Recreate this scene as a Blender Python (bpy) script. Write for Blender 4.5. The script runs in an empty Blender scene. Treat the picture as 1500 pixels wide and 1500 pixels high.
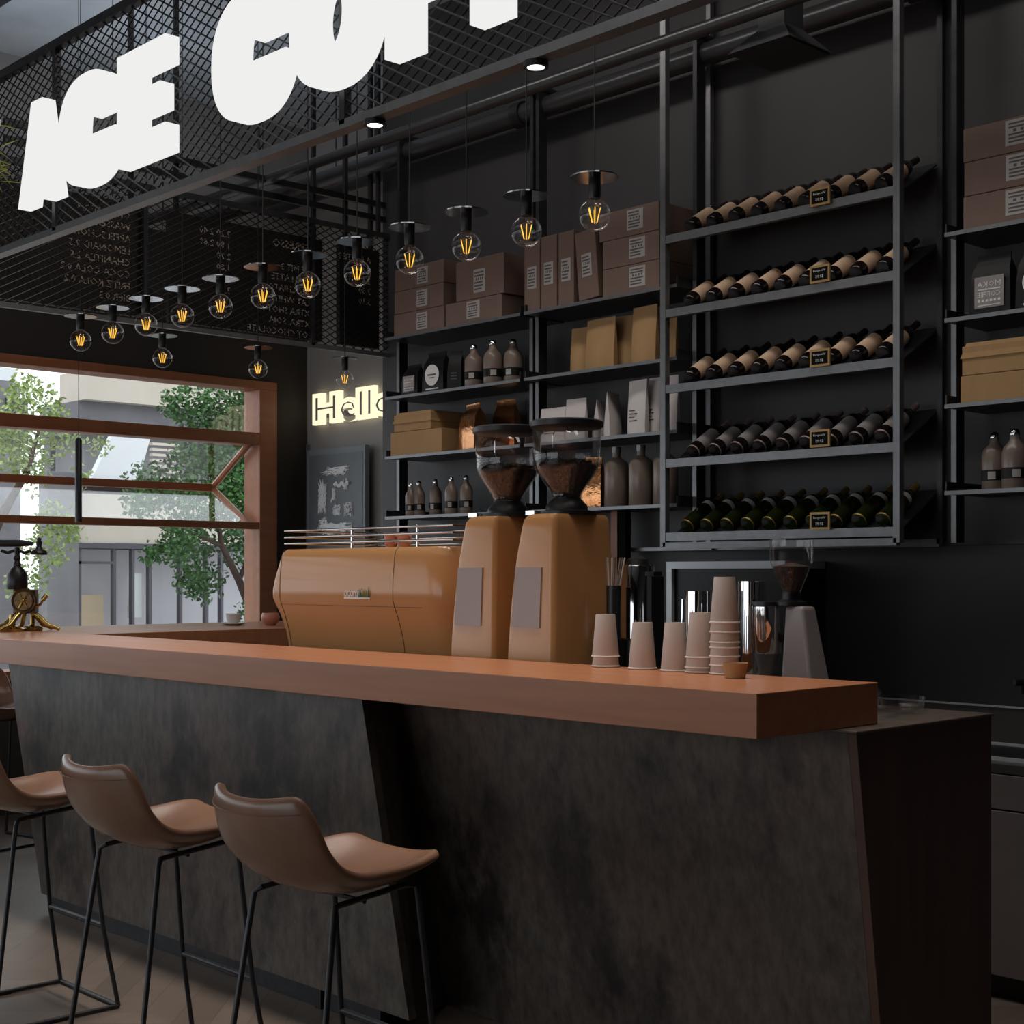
import bpy, bmesh, math, random
from mathutils import Vector, Matrix
random.seed(7)
S=bpy.context.scene; C=S.collection
PI=math.pi
# ---------------------------------------------------------------- camera frame
F=2135.; CX=750.; HY=842.; H0=1.42
TH=math.atan((750+1285.4)/2135.)
FW=(-math.cos(TH),math.sin(TH)); RT=(math.sin(TH),math.cos(TH))
def P(px,py,x=None,y=None,z=None):
    """point of a real plane (x=, y= or z=) seen at a photo pixel"""
    a=(px-CX)/F; b=(HY-py)/F
    dx=FW[0]+a*RT[0]; dy=FW[1]+a*RT[1]
    D=x/dx if x is not None else (y/dy if y is not None else (z-H0)/b)
    return Vector((D*dx,D*dy,H0+D*b))
def X(px,y): return P(px,800,y=y).x
def Z(px,py,y): return P(px,py,y=y).z
# ---------------------------------------------------------------- materials
def srgb(r,g,b):
    f=lambda c:((c/255+.055)/1.055)**2.4 if c>10 else c/255/12.92
    return (f(r),f(g),f(b),1)
def base(name,col,rough=.5,metal=0,spec=.5,**k):
    m=bpy.data.materials.new(name); m.use_nodes=True; n=m.node_tree.nodes; b=n['Principled BSDF']
    b.inputs['Base Color'].default_value=col if len(col)==4 else (*col,1)
    b.inputs['Roughness'].default_value=rough; b.inputs['Metallic'].default_value=metal
    b.inputs['Specular IOR Level'].default_value=spec
    for kk,v in k.items(): b.inputs[kk.replace('_',' ')].default_value=v
    return m
def nd(m,t,**k):
    n=m.node_tree.nodes.new(t)
    for a,v in k.items(): setattr(n,a,v)
    return n
def noisy(name,c1,c2,scale=6,rough=.5,metal=0,spec=.5,stretch=(1,1,1),detail=6,bump=0,lo=.35,hi=.65,rvar=0,**k):
    m=base(name,c1,rough,metal,spec,**k); L=m.node_tree.links.new; b=m.node_tree.nodes['Principled BSDF']
    tc=nd(m,'ShaderNodeTexCoord'); mp=nd(m,'ShaderNodeMapping'); mp.inputs['Scale'].default_value=stretch
    no=nd(m,'ShaderNodeTexNoise'); no.inputs['Scale'].default_value=scale; no.inputs['Detail'].default_value=detail
    no.inputs['Roughness'].default_value=.6
    r=nd(m,'ShaderNodeValToRGB'); r.color_ramp.elements[0].position=lo; r.color_ramp.elements[1].position=hi
    r.color_ramp.elements[0].color=c1 if len(c1)==4 else (*c1,1); r.color_ramp.elements[1].color=c2 if len(c2)==4 else (*c2,1)
    L(tc.outputs['Object'],mp.inputs[0]); L(mp.outputs[0],no.inputs['Vector']); L(no.outputs[0],r.inputs[0]); L(r.outputs[0],b.inputs['Base Color'])
    if rvar:
        mr=nd(m,'ShaderNodeMapRange'); mr.inputs[3].default_value=rough-rvar; mr.inputs[4].default_value=rough+rvar
        L(no.outputs[0],mr.inputs[0]); L(mr.outputs[0],b.inputs['Roughness'])
    if bump:
        bp=nd(m,'ShaderNodeBump'); bp.inputs['Strength'].default_value=bump; bp.inputs['Distance'].default_value=.01
        L(no.outputs[0],bp.inputs['Height']); L(bp.outputs[0],b.inputs['Normal'])
    return m
def emis(name,col,st):
    m=bpy.data.materials.new(name); m.use_nodes=True; n=m.node_tree.nodes; n.clear()
    e=n.new('ShaderNodeEmission'); o=n.new('ShaderNodeOutputMaterial'); e.inputs[0].default_value=col; e.inputs[1].default_value=st
    m.node_tree.links.new(e.outputs[0],o.inputs[0]); return m
def glassy(name,tint=(1,1,1,1),base_refl=.04,rough=.02,power=1.45,mul=.75):
    m=bpy.data.materials.new(name); m.use_nodes=True; n=m.node_tree.nodes; n.clear(); L=m.node_tree.links.new
    t=n.new('ShaderNodeBsdfTransparent'); t.inputs[0].default_value=tint
    g=n.new('ShaderNodeBsdfGlossy'); g.inputs['Roughness'].default_value=rough; g.inputs[0].default_value=(1,1,1,1)
    lw=n.new('ShaderNodeLayerWeight'); lw.inputs[0].default_value=.5
    pw=n.new('ShaderNodeMath'); pw.operation='POWER'; pw.inputs[1].default_value=4; L(lw.outputs['Facing'],pw.inputs[0])
    f=n.new('ShaderNodeMath'); f.operation='MULTIPLY_ADD'; f.inputs[1].default_value=mul; f.inputs[2].default_value=base_refl; L(pw.outputs[0],f.inputs[0])
    x=n.new('ShaderNodeMixShader'); o=n.new('ShaderNodeOutputMaterial')
    L(f.outputs[0],x.inputs[0]); L(t.outputs[0],x.inputs[1]); L(g.outputs[0],x.inputs[2]); L(x.outputs[0],o.inputs[0]); return m
M={}
M['wall']=noisy('charcoal_paint',(.050,.048,.050),(.057,.055,.057),2,.45,spec=.35)
M['wall_brown']=noisy('brown_black_paint',(.030,.025,.021),(.036,.030,.026),2,.7)
M['recess']=noisy('grey_plaster',(.30,.28,.265),(.33,.31,.295),3,.6)
M['ceil']=noisy('ceiling_grey',(.40,.44,.48),(.55,.59,.63),1.3,.5,detail=3)
M['ceil_dark']=base('ceiling_dark',(.03,.024,.022),.7)
M['steel_dark']=noisy('dark_steel',(.035,.036,.040),(.05,.052,.057),20,.38,.55)
M['steel_grey']=noisy('grey_steel',(.19,.195,.205),(.23,.235,.245),20,.35,.6)
M['black']=base('black_lacquer',(.008,.008,.009),.4)
M['mesh']=base('black_wire',(.014,.014,.016),.42,.4)
M['pipe']=base('painted_pipe',(.06,.062,.066),.28,.3)
M['chrome']=base('chrome',(.75,.75,.76),.06,1)
M['disc']=base('polished_disc',(.62,.63,.66),.10,1)
M['brass']=noisy('brass',(.55,.40,.13),(.35,.24,.07),30,.25,.95)
M['bronze']=noisy('dark_bronze',(.09,.055,.03),(.16,.10,.05),40,.35,.8)
M['gold']=base('gold_frame',(.45,.28,.10),.4,.4)
M['letters']=emis('sign_white',(.865,.865,.85,1),1.0)
M['neon']=emis('neon_cream',(1.0,.88,.60,1),1.15)
M['fil']=emis('filament',(1.0,.52,.07,1),1.5)
M['spot']=emis('spot_white',(1,.98,.95,1),5)
M['tan']=base('tan_enamel',(.52,.265,.108),.2,0,.4,Coat_Weight=.12,Coat_Roughness=.05)
M['seam']=base('seam_shadow_gap',(.12,.05,.02),.5)
M['greylabel']=base('grey_plate',(.36,.31,.30),.5)
M['white']=base('white_print',(.75,.74,.72),.5)
M['paper']=base('label_paper',(.42,.40,.38),.7)
M['print']=base('label_print',(.10,.09,.09),.7)
M['carton']=noisy('carton',(.175,.112,.09),(.195,.127,.102),8,.75)
M['kraft']=noisy('kraft',(.40,.235,.10),(.45,.27,.12),10,.75,stretch=(1,1,.2))
M['cup']=base('paper_cup',(.60,.53,.48),.55)
M['leather']=noisy('tan_leather',(.24,.130,.084),(.275,.150,.10),9,.27,bump=.08)
M['stitch']=base('stitching',(.20,.09,.05),.6)
M['glass']=glassy('clear_glass')
M['glass_h']=glassy('hopper_glass',(.93,.93,.93,1),rough=.03,power=1.5)
M['pane']=glassy('window_glass',(.97,.98,.98,1),base_refl=.05,mul=.3)
M['beans']=noisy('coffee_beans',(.05,.018,.009),(.012,.006,.004),70,.45,bump=.9)
M['pouch_black']=base('black_foil',(.006,.006,.006),.5,spec=.3)
M['pouch_white']=noisy('white_pouch',(.68,.62,.59),(.76,.70,.67),5,.5)
M['copper']=noisy('copper_foil',(.75,.36,.16),(.55,.24,.10),9,.17,.95,bump=.8)
M['ceramic']=noisy('stoneware',(.20,.15,.12),(.25,.19,.155),6,.28)
M['wine']=base('wine_glass_dark',(.012,.008,.008),.13)
M['wine_green']=base('wine_glass_green',(.016,.022,.006),.12)
M['lab_cream']=noisy('cream_label',(.82,.58,.40),(.72,.49,.34),14,.7)
M['lab_grey']=noisy('grey_label',(.34,.31,.305),(.26,.235,.23),16,.7)
M['lab_white']=base('white_label',(.55,.53,.52),.7)
M['foil_red']=base('red_foil',(.03,.008,.008),.35,.3)
M['foil_pink']=base('pale_foil',(.33,.24,.23),.4,.3)
M['foil_gold']=base('gold_foil',(.34,.22,.06),.35,.5)
M['steel_light']=noisy('cabinet_grey',(.20,.175,.175),(.23,.2,.2),3,.45)
M['bench']=base('bench_steel',(.16,.15,.145),.32,.5)
M['light_edge']=base('bright_steel',(.72,.76,.80),.35,.2)
M['white_body']=base('white_plastic',(.30,.265,.27),.35)
M['board']=noisy('slate_board',(.11,.13,.145),(.14,.16,.175),4,.42)
M['boardframe']=base('slate_frame',(.20,.23,.25),.5)
M['menu']=noisy('menu_black',(.012,.009,.008),(.018,.014,.012),5,.6)
M['chalk']=base('chalk',(.95,.96,.97),.9)
M['matte']=base('matte_black',(.008,.008,.008),.9,spec=.1)
M['menutext']=base('menu_text',(.50,.42,.36),.8)
M['pink']=base('pink_glaze',(.55,.22,.14),.3)
M['porcelain']=base('porcelain',(.72,.70,.68),.25)
M['leaf']=noisy('leaf_dark',(.028,.09,.015),(.06,.17,.035),3,.5)
M['leaf2']=noisy('leaf_light',(.26,.36,.10),(.40,.48,.20),3,.6)
M['leaf3']=base('leaf_yellow',(.35,.38,.07),.5)
M['bark']=noisy('bark',(.06,.035,.025),(.10,.06,.045),12,.9)
M['stone_ext']=noisy('grey_stone',(.17,.165,.18),(.215,.21,.22),2,.8)
M['beige_ext']=noisy('beige_stone',(.52,.46,.39),(.58,.52,.45),1.5,.8)
M['slab_ext']=noisy('slab_grey',(.14,.135,.15),(.18,.175,.185),1.5,.8)
M['white_ext']=base('white_render',(.72,.74,.76),.8)
M['ext_dark']=base('dark_mullion',(.06,.055,.07),.5)
M['ext_in']=base('shop_inside',(.50,.49,.52),.8)
M['ext_beige']=base('shop_crate',(.55,.44,.30),.8)
M['pave']=noisy('paving',(.30,.29,.28),(.36,.35,.34),2,.8)
def wood(name,c1,c2,rough=.35,axis=0,plank=1.1):
    m=base(name,c1,rough); L=m.node_tree.links.new; b=m.node_tree.nodes['Principled BSDF']
    tc=nd(m,'ShaderNodeTexCoord'); mp=nd(m,'ShaderNodeMapping'); sc=[14,14,14]; sc[axis]=.9; mp.inputs['Scale'].default_value=sc
    no=nd(m,'ShaderNodeTexNoise'); no.inputs['Scale'].default_value=1.6; no.inputs['Detail'].default_value=5; no.inputs['Distortion'].default_value=.3
    r=nd(m,'ShaderNodeValToRGB'); r.color_ramp.elements[0].position=.3; r.color_ramp.elements[1].position=.7
    r.color_ramp.elements[0].color=(*c1,1); r.color_ramp.elements[1].color=(*c2,1)
    L(tc.outputs['Object'],mp.inputs[0]); L(mp.outputs[0],no.inputs['Vector']); L(no.outputs[0],r.inputs[0])
    # stave-to-stave tone
    sx=nd(m,'ShaderNodeSeparateXYZ'); L(tc.outputs['Object'],sx.inputs[0])
    dv=nd(m,'ShaderNodeMath',operation='DIVIDE'); dv.inputs[1].default_value=plank; L(sx.outputs[axis],dv.inputs[0])
    fl=nd(m,'ShaderNodeMath',operation='FLOOR'); L(dv.outputs[0],fl.inputs[0])
    wn=nd(m,'ShaderNodeTexWhiteNoise',noise_dimensions='1D'); L(fl.outputs[0],wn.inputs['W'])
    hs=nd(m,'ShaderNodeHueSaturation'); mr=nd(m,'ShaderNodeMapRange'); mr.inputs[3].default_value=.9; mr.inputs[4].default_value=1.1
    L(wn.outputs[0],mr.inputs[0]); L(mr.outputs[0],hs.inputs['Value']); L(r.outputs[0],hs.inputs['Color']); L(hs.outputs[0],b.inputs['Base Color'])
    return m
M['counter']=wood('counter_wood',(.40,.155,.072),(.49,.205,.098),.33)
M['frame']=wood('window_wood',(.33,.12,.05),(.40,.155,.07),.45,axis=1)
M['endwood']=wood('dark_walnut',(.07,.034,.024),(.105,.052,.036),.42,axis=2)
M['leathercol']=M['leather']
def stone():
    m=base('rust_stone',(.06,.05,.046),.4); L=m.node_tree.links.new; b=m.node_tree.nodes['Principled BSDF']
    tc=nd(m,'ShaderNodeTexCoord')
    def nz(s,d,st=(1,1,1)):
        mp=nd(m,'ShaderNodeMapping'); mp.inputs['Scale'].default_value=st; L(tc.outputs['Object'],mp.inputs[0])
        n=nd(m,'ShaderNodeTexNoise'); n.inputs['Scale'].default_value=s; n.inputs['Detail'].default_value=d; n.inputs['Roughness'].default_value=.68; L(mp.outputs[0],n.inputs['Vector']); return n
    def ramp(n,a,b2,ca,cb):
        r=nd(m,'ShaderNodeValToRGB'); e=r.color_ramp.elements; e[0].position=a; e[1].position=b2; e[0].color=(*ca,1); e[1].color=(*cb,1); L(n.outputs[0],r.inputs[0]); return r
    big=ramp(nz(1.6,5),.35,.65,(.100,.070,.060),(.085,.077,.068))
    mid=ramp(nz(2.2,12,(1.2,1.2,.8)),.49,.62,(1,1,1),(.22,.22,.24))
    fine=ramp(nz(30,8,(1,1,.45)),.34,.66,(.58,.58,.58),(1.42,1.38,1.34))
    x=nd(m,'ShaderNodeMix',data_type='RGBA',blend_type='MULTIPLY'); x.inputs[0].default_value=1; L(big.outputs[0],x.inputs[6]); L(mid.outputs[0],x.inputs[7])
    y=nd(m,'ShaderNodeMix',data_type='RGBA',blend_type='MULTIPLY'); y.inputs[0].default_value=1; L(x.outputs[2],y.inputs[6]); L(fine.outputs[0],y.inputs[7])
    L(y.outputs[2],b.inputs['Base Color'])
    return m
M['stone']=stone()
def floor_mat():
    m=base('chevron_floor',(.2,.15,.12),.38); L=m.node_tree.links.new; b=m.node_tree.nodes['Principled BSDF']
    tc=nd(m,'ShaderNodeTexCoord'); sx=nd(m,'ShaderNodeSeparateXYZ'); L(tc.outputs['Object'],sx.inputs[0])
    pp=nd(m,'ShaderNodeMath',operation='PINGPONG'); pp.inputs[1].default_value=.6; L(sx.outputs[1],pp.inputs[0])
    ad=nd(m,'ShaderNodeMath',operation='ADD'); L(sx.outputs[0],ad.inputs[0]); L(pp.outputs[0],ad.inputs[1])
    dv=nd(m,'ShaderNodeMath',operation='DIVIDE'); dv.inputs[1].default_value=.17; L(ad.outputs[0],dv.inputs[0])
    fl=nd(m,'ShaderNodeMath',operation='FLOOR'); L(dv.outputs[0],fl.inputs[0])
    fy=nd(m,'ShaderNodeMath',operation='DIVIDE'); fy.inputs[1].default_value=.6; L(sx.outputs[1],fy.inputs[0])
    f2=nd(m,'ShaderNodeMath',operation='FLOOR'); L(fy.outputs[0],f2.inputs[0])
    cb=nd(m,'ShaderNodeCombineXYZ'); L(fl.outputs[0],cb.inputs[0]); L(f2.outputs[0],cb.inputs[1])
    wn=nd(m,'ShaderNodeTexWhiteNoise',noise_dimensions='3D'); L(cb.outputs[0],wn.inputs['Vector'])
    fr=nd(m,'ShaderNodeMath',operation='FRACT'); L(dv.outputs[0],fr.inputs[0])
    gt=nd(m,'ShaderNodeMath',operation='LESS_THAN'); gt.inputs[1].default_value=.02; L(fr.outputs[0],gt.inputs[0])
    r=nd(m,'ShaderNodeValToRGB'); r.color_ramp.elements[0].color=(.135,.103,.083,1); r.color_ramp.elements[1].color=(.185,.145,.12,1); L(wn.outputs[0],r.inputs[0])
    mp=nd(m,'ShaderNodeMapping'); mp.inputs['Scale'].default_value=(18,3,1); mp.inputs['Rotation'].default_value=(0,0,.8); L(tc.outputs['Object'],mp.inputs[0])
    no=nd(m,'ShaderNodeTexNoise'); no.inputs['Scale'].default_value=1.5; no.inputs['Detail'].default_value=5; L(mp.outputs[0],no.inputs['Vector'])
    r2=nd(m,'ShaderNodeValToRGB'); r2.color_ramp.elements[0].color=(.82,.82,.82,1); r2.color_ramp.elements[1].color=(1.12,1.12,1.12,1); L(no.outputs[0],r2.inputs[0])
    x=nd(m,'ShaderNodeMix',data_type='RGBA',blend_type='MULTIPLY'); x.inputs[0].default_value=1; L(r.outputs[0],x.inputs[6]); L(r2.outputs[0],x.inputs[7])
    y=nd(m,'ShaderNodeMix',data_type='RGBA'); L(gt.outputs[0],y.inputs[0]); L(x.outputs[2],y.inputs[6]); y.inputs[7].default_value=(.07,.05,.04,1)
    L(y.outputs[2],b.inputs['Base Color']); return m
M['floor']=floor_mat()
# ---------------------------------------------------------------- geometry helpers
class MB:
    def __init__(s): s.b=bmesh.new()
    def box(s,x0,x1,y0,y1,z0,z1,mat=None,bev=0):
        vs=[s.b.verts.new((x,y,z)) for x in (x0,x1) for y in (y0,y1) for z in (z0,z1)]
        fs=[s.b.faces.new([vs[i] for i in q]) for q in ((0,1,3,2),(4,6,7,5),(0,4,5,1),(2,3,7,6),(0,2,6,4),(1,5,7,3))]
        if mat is not None:
            for v in vs: v.co=mat@v.co
        if bev:
            bmesh.ops.recalc_face_normals(s.b,faces=fs)
            es=list({e for f in fs for e in f.edges}); bmesh.ops.bevel(s.b,geom=es,offset=bev,segments=2,affect='EDGES',profile=.7)
        return s
    def hexa(s,pts):
        """8 points: bottom ring 4, top ring 4"""
        v=[s.b.verts.new(p) for p in pts]
        for q in ((3,2,1,0),(4,5,6,7),(0,1,5,4),(1,2,6,5),(2,3,7,6),(3,0,4,7)): s.b.faces.new([v[i] for i in q])
        return s
    def prism(s,poly,fn,d0,d1):
        a=[s.b.verts.new(fn(p[0],p[1],d0)) for p in poly]; c=[s.b.verts.new(fn(p[0],p[1],d1)) for p in poly]; n=len(poly)
        s.b.faces.new(a[::-1]); s.b.faces.new(c)
        for i in range(n): s.b.faces.new((a[i],a[(i+1)%n],c[(i+1)%n],c[i]))
        return s
    def tube(s,pts,r,n=10,closed=False,caps=True):
        pts=[Vector(p) for p in pts]; k=len(pts); rings=[]; prev=None
        for i,p in enumerate(pts):
            if closed: t=(pts[(i+1)%k]-pts[i-1]).normalized()
            else: t=(pts[min(i+1,k-1)]-pts[max(i-1,0)]).normalized()
            if prev is None:
                up=Vector((0,0,1)) if abs(t.z)<.9 else Vector((1,0,0)); u=t.cross(up).normalized()
            else:
                u=(prev-t*prev.dot(t)).normalized()
            prev=u; w=t.cross(u); rr=r[i] if isinstance(r,(list,tuple)) else r
            rings.append([s.b.verts.new(p+(u*math.cos(2*PI*j/n)+w*math.sin(2*PI*j/n))*rr) for j in range(n)])
        m=k if closed else k-1
        for i in range(m):
            A=rings[i];B=rings[(i+1)%k]
            for j in range(n): s.b.faces.new((A[j],A[(j+1)%n],B[(j+1)%n],B[j]))
        if caps and not closed: s.b.faces.new(rings[0][::-1]); s.b.faces.new(rings[-1])
        return s
    def lathe(s,prof,n=32,c=(0,0,0),mat=None,sx=1,sy=1):
        rings=[]
        for (r,z) in prof:
            if r<1e-6: vs=[s.b.verts.new((c[0],c[1],c[2]+z))]
            else: vs=[s.b.verts.new((c[0]+sx*r*math.cos(2*PI*j/n),c[1]+sy*r*math.sin(2*PI*j/n),c[2]+z)) for j in range(n)]
            rings.append(vs)
        if mat is not None:
            for R in rings:
                for v in R: v.co=mat@v.co
        for A,B in zip(rings,rings[1:]):
            if len(A)==1 and len(B)==1: continue
            for j in range(n):
                if len(A)==1: s.b.faces.new((A[0],B[(j+1)%n],B[j]))
                elif len(B)==1: s.b.faces.new((A[j],A[(j+1)%n],B[0]))
                else: s.b.faces.new((A[j],A[(j+1)%n],B[(j+1)%n],B[j]))
        return s
    def sphere(s,c,r,n=20,m=12,sc=(1,1,1)):
        prof=[(r*math.sin(PI*i/m),-r*math.cos(PI*i/m)) for i in range(m+1)]; prof[0]=(0,-r);prof[-1]=(0,r)
        return s.lathe([(a,b*sc[2]) for a,b in prof],n,c,sx=sc[0],sy=sc[1])
    def build(s,name,mat,parent=None,smooth=False,loc=(0,0,0),angle=40,bevel=0,solid=0,subd=0,norm=True):
        if norm: bmesh.ops.recalc_face_normals(s.b,faces=s.b.faces)
        me=bpy.data.meshes.new(name); s.b.to_mesh(me); s.b.free()
        me.materials.append(mat if not isinstance(mat,str) else M[mat])
        return link(me,name,parent,smooth,loc,angle,bevel,solid,subd)
def link(me,name,parent=None,smooth=False,loc=(0,0,0),angle=40,bevel=0,solid=0,subd=0):
    o=bpy.data.objects.new(name,me); C.objects.link(o); o.location=loc
    if parent: o.parent=parent
    if smooth:
        me.polygons.foreach_set('use_smooth',[True]*len(me.polygons)); me.set_sharp_from_angle(angle=math.radians(angle))
    if solid: md=o.modifiers.new('solid','SOLIDIFY'); md.thickness=solid; md.offset=0
    if subd: md=o.modifiers.new('sub','SUBSURF'); md.levels=subd; md.render_levels=subd
    if bevel: md=o.modifiers.new('bev','BEVEL'); md.width=bevel; md.segments=3; md.limit_method='ANGLE'
    return o
def tag(o,label=None,cat=None,group=None,kind=None):
    if label: o['label']=label
    if cat: o['category']=cat
    if group: o['group']=group
    if kind: o['kind']=kind
    return o
def thing(name,loc,label,cat,group=None,rz=0,kind=None):
    o=bpy.data.objects.new(name,None); C.objects.link(o); o.location=loc; o.rotation_euler=(0,0,rz); o.empty_display_size=.05
    return tag(o,label,cat,group,kind)
CH={}
def kids(o): return [c for c in C.objects if c.parent==o]
def dup(o,loc=None,rz=None,label=None,group=None,parent=None,tree=None):
    tree=tree or treeof(o)
    def rec(t,par):
        src,ch=t; c=src.copy(); C.objects.link(c); c.parent=par
        for q in ch: rec(q,c)
        return c
    c=rec(tree,parent)
    if loc is not None: c.location=loc
    if rz is not None: c.rotation_euler[2]=rz
    if label: c['label']=label
    if group: c['group']=group
    return c
def treeof(o): return (o,[treeof(k) for k in kids(o)])
_tc={}
def text_mesh(txt,size=1,offset=0,extrude=0,fn=None,fit=None,spacing=1,res=4,merge=True):
    cu=bpy.data.curves.new('lettering','FONT'); cu.body=txt; cu.size=size; cu.offset=offset; cu.extrude=extrude; cu.resolution_u=res; cu.space_character=spacing
    ob=bpy.data.objects.new('lettering',cu); C.objects.link(ob)
    dg=bpy.context.evaluated_depsgraph_get(); dg.update()
    me=bpy.data.meshes.new_from_object(ob.evaluated_get(dg)); 
    bpy.data.objects.remove(ob); bpy.data.curves.remove(cu)
    if fit:
        xs=[v.co.x for v in me.vertices]; ys=[v.co.y for v in me.vertices]
        x0,x1,y0,y1=min(xs),max(xs),min(ys),max(ys); a,b,c,d=fit
        for v in me.vertices:
            v.co.x=a+(v.co.x-x0)/(x1-x0)*(b-a); v.co.y=c+(v.co.y-y0)/(y1-y0)*(d-c)
    if fn:
        for v in me.vertices: v.co=fn(*v.co)
    return me
def text_obj(name,mat,parent,*a,**k):
    loc=k.pop('loc',(0,0,0)); me=text_mesh(*a,**k); me.materials.clear(); me.materials.append(M[mat]); 
    return link(me,name,parent,loc=loc)
FRONT=lambda x,y,z:(x,-z,y)              # faces -Y, reads along +X
FRONTM=lambda x,y,z:(-x,-z,y)            # the same, mirror writing
def SIDEM(x,y,z): return (z,-x,y)        # faces +X, mirror writing
def struct(mb,name,mat,**k): o=mb.build(name,mat,**k); o['kind']='structure'; return o
ORD=['first','second','third','fourth','fifth','sixth','seventh','eighth','ninth','tenth','eleventh','twelfth']

# ================================================================= SETTING
YB=5.15; YR=5.95; XW=-8.3; CZ=4.5
b=MB(); b.box(-9.0,6.5,-7,6.4,-.12,0); struct(b,'floor','floor')
b=MB(); b.box(-8.8,3.2,-5.5,6.4,CZ,CZ+.15); struct(b,'ceiling','ceil')
b=MB(); b.box(-6.46,3.2,YB,YB+.25,0,CZ); struct(b,'wall_back','wall')
b=MB(); b.box(XW-.3,-6.3,YR,YR+.25,0,CZ); struct(b,'wall_recess','recess')
b=MB(); b.box(-6.46,-6.21,YB+.25,YR,0,CZ); struct(b,'wall_recess_side','wall')
b=MB(); b.box(XW-.25,XW,-7,YR,2.725,CZ); b.box(XW-.25,XW,5.68,YR,0,2.725); b.box(XW-.25,XW,-7,5.68,0,.8)
struct(b,'wall_left','wall_brown')
b=MB(); b.box(3.2,3.4,-5.5,6.4,0,CZ); struct(b,'wall_right','wall')
b=MB(); b.box(-8.6,-7.9,-5.7,-5.5,0,CZ); b.box(-1.2,3.4,-5.7,-5.5,0,CZ); b.box(-7.9,-1.2,-5.7,-5.5,0,.35); b.box(-7.9,-1.2,-5.7,-5.5,3.0,CZ); struct(b,'wall_front','wall_brown')
w2=thing('window_2',(-7.9,-5.6,0),None,None,kind='structure')
MB().box(0,6.7,-.05,.05,.35,.42).build('sill','frame',w2); MB().box(0,6.7,-.05,.05,2.93,3.0).build('header','frame',w2)
for xx in (0,2.2,4.4,6.63): MB().box(xx,xx+.07,-.05,.05,.4205,2.9295).build('mullion','frame',w2)
# narrow steel trims on the back wall
b=MB(); b.box(-6.44,-5.05,YB-.02,YB,1.535,1.552); b.box(-4.03,3.15,YB-.02,YB,1.535,1.552); struct(b,'trim_1','steel_dark')
b=MB(); b.box(-8.29,-8.262,YR-.02,YR,0,2.32); struct(b,'trim_2','steel_grey')
b=MB(); b.box(XW,XW+.012,-5.4,YR-.001,3.62,CZ-.001); struct(b,'wall_left_band','recess')
# window
w=thing('window_1',(XW,0,0),None,None,kind='structure')
def wbox(name,y0,y1,z0,z1,x0=-.16,x1=.03,mat='frame'):
    return MB().box(x0,x1,y0,y1,z0,z1).build(name,mat,w,bevel=.004)
wbox('header',-6.9,5.68,2.67,2.725); wbox('jamb',5.54,5.68,.8,2.67); wbox('transom',-6.9,5.54,2.295,2.375,-.12)
wbox('sill',-6.9,5.54,.8,.85,-.2,.05); wbox('lower_rail',-6.9,5.54,1.728,1.774,-.08,.02)
MB().box(-.06,-.052,-6.9,5.54,2.375,2.67).build('pane','pane',w)
MB().box(-.06,-.052,-6.9,5.54,.85,1.728).build('pane','pane',w)
f=MB(); f.box(-.53,-.47,-6.9,5.50,2.0,2.05)
for z1 in (2.31,1.75):
    for yy in (5.5,1.2,-3.0): f.tube([(-.03,yy,z1),(-.5,yy,2.025)],.022,8)
f.build('folding_sash','frame',w)
for (za,zb) in ((2.305,2.045),(1.765,2.005)):
    m=MB(); m.hexa([(-.03,-6.8,za),(-.03,5.47,za),(-.036,5.47,za),(-.036,-6.8,za),(-.48,-6.8,zb),(-.48,5.47,zb),(-.486,5.47,zb),(-.486,-6.8,zb)]); m.build('pane','pane',w)
# ceiling details
b=MB(); b.box(-8.2,3,-1.0,1.9,CZ-.05,CZ-.001); 
o=b.build('ceiling_panel','ceil_dark'); tag(o,'dark flat panel fixed under the grey ceiling','ceiling panel',kind='structure')
o=MB().box(-8.25,3.1,3.15,3.27,CZ-.16,CZ-.001).build('ceiling_beam','steel_dark'); tag(o,'long dark steel beam running along the grey ceiling','beam',kind='structure')

# ================================================================= CANOPY with sign
YF=2.42; XL=-6.4; ZB=2.65; ZT=3.33
cn=thing('mesh_canopy',(XL,YF,ZB),'black wire mesh canopy frame hanging over the bar under the white letters','canopy')
def cl(v): return (v[0]-XL,v[1]-YF,v[2]-ZB)
XR=-.9
f=MB(); f.box(0,XR-XL,-.012,.03,-.012,.012); f.build('bottom_rail','steel_grey',cn)
f=MB(); f.box(0,XR-XL,-.015,.015,ZT-ZB-.03,ZT-ZB); f.build('top_rail','steel_dark',cn)
f=MB(); f.box(-.012,.012,0.031,YB-YF-.01,-.012,.012); f.build('bottom_rail','steel_grey',cn)
f=MB(); f.box(-.015,.015,0.02,YB-YF-.01,ZT-ZB-.03,ZT-ZB); f.build('top_rail','steel_dark',cn)
def lattice(L,Hh,fn,r=.0028,w=.064,sl=.56):
    m=MB(); n=int((L+Hh/sl)/w)+1
    for s in (1,-1):
        for i in range(n+1):
            u0=-Hh/sl+i*w if s>0 else i*w
            # v = sl*(u-u0) or -sl*(u-u0) from v=Hh
            ua,ub=u0,u0+Hh/sl
            if s<0: ua,ub=u0-Hh/sl,u0
            a=max(ua,0); c=min(ub,L)
            if c-a<.01: continue
            va=sl*(a-ua); vc=sl*(c-ua)
            if s<0: va=Hh-va; vc=Hh-vc
            d=.0025*s
            m.tube([fn(a,va,d),fn(c,vc,d)],r,4,caps=False)
    return m
ZH=ZT-ZB
lattice(XR-XL,ZH-.03,lambda u,v,d:(u,d,v)).build('wire_mesh','mesh',cn)
lattice(YB-YF-.03,ZH-.03,lambda u,v,d:(d,u+.02,v)).build('wire_mesh','mesh',cn)
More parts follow.
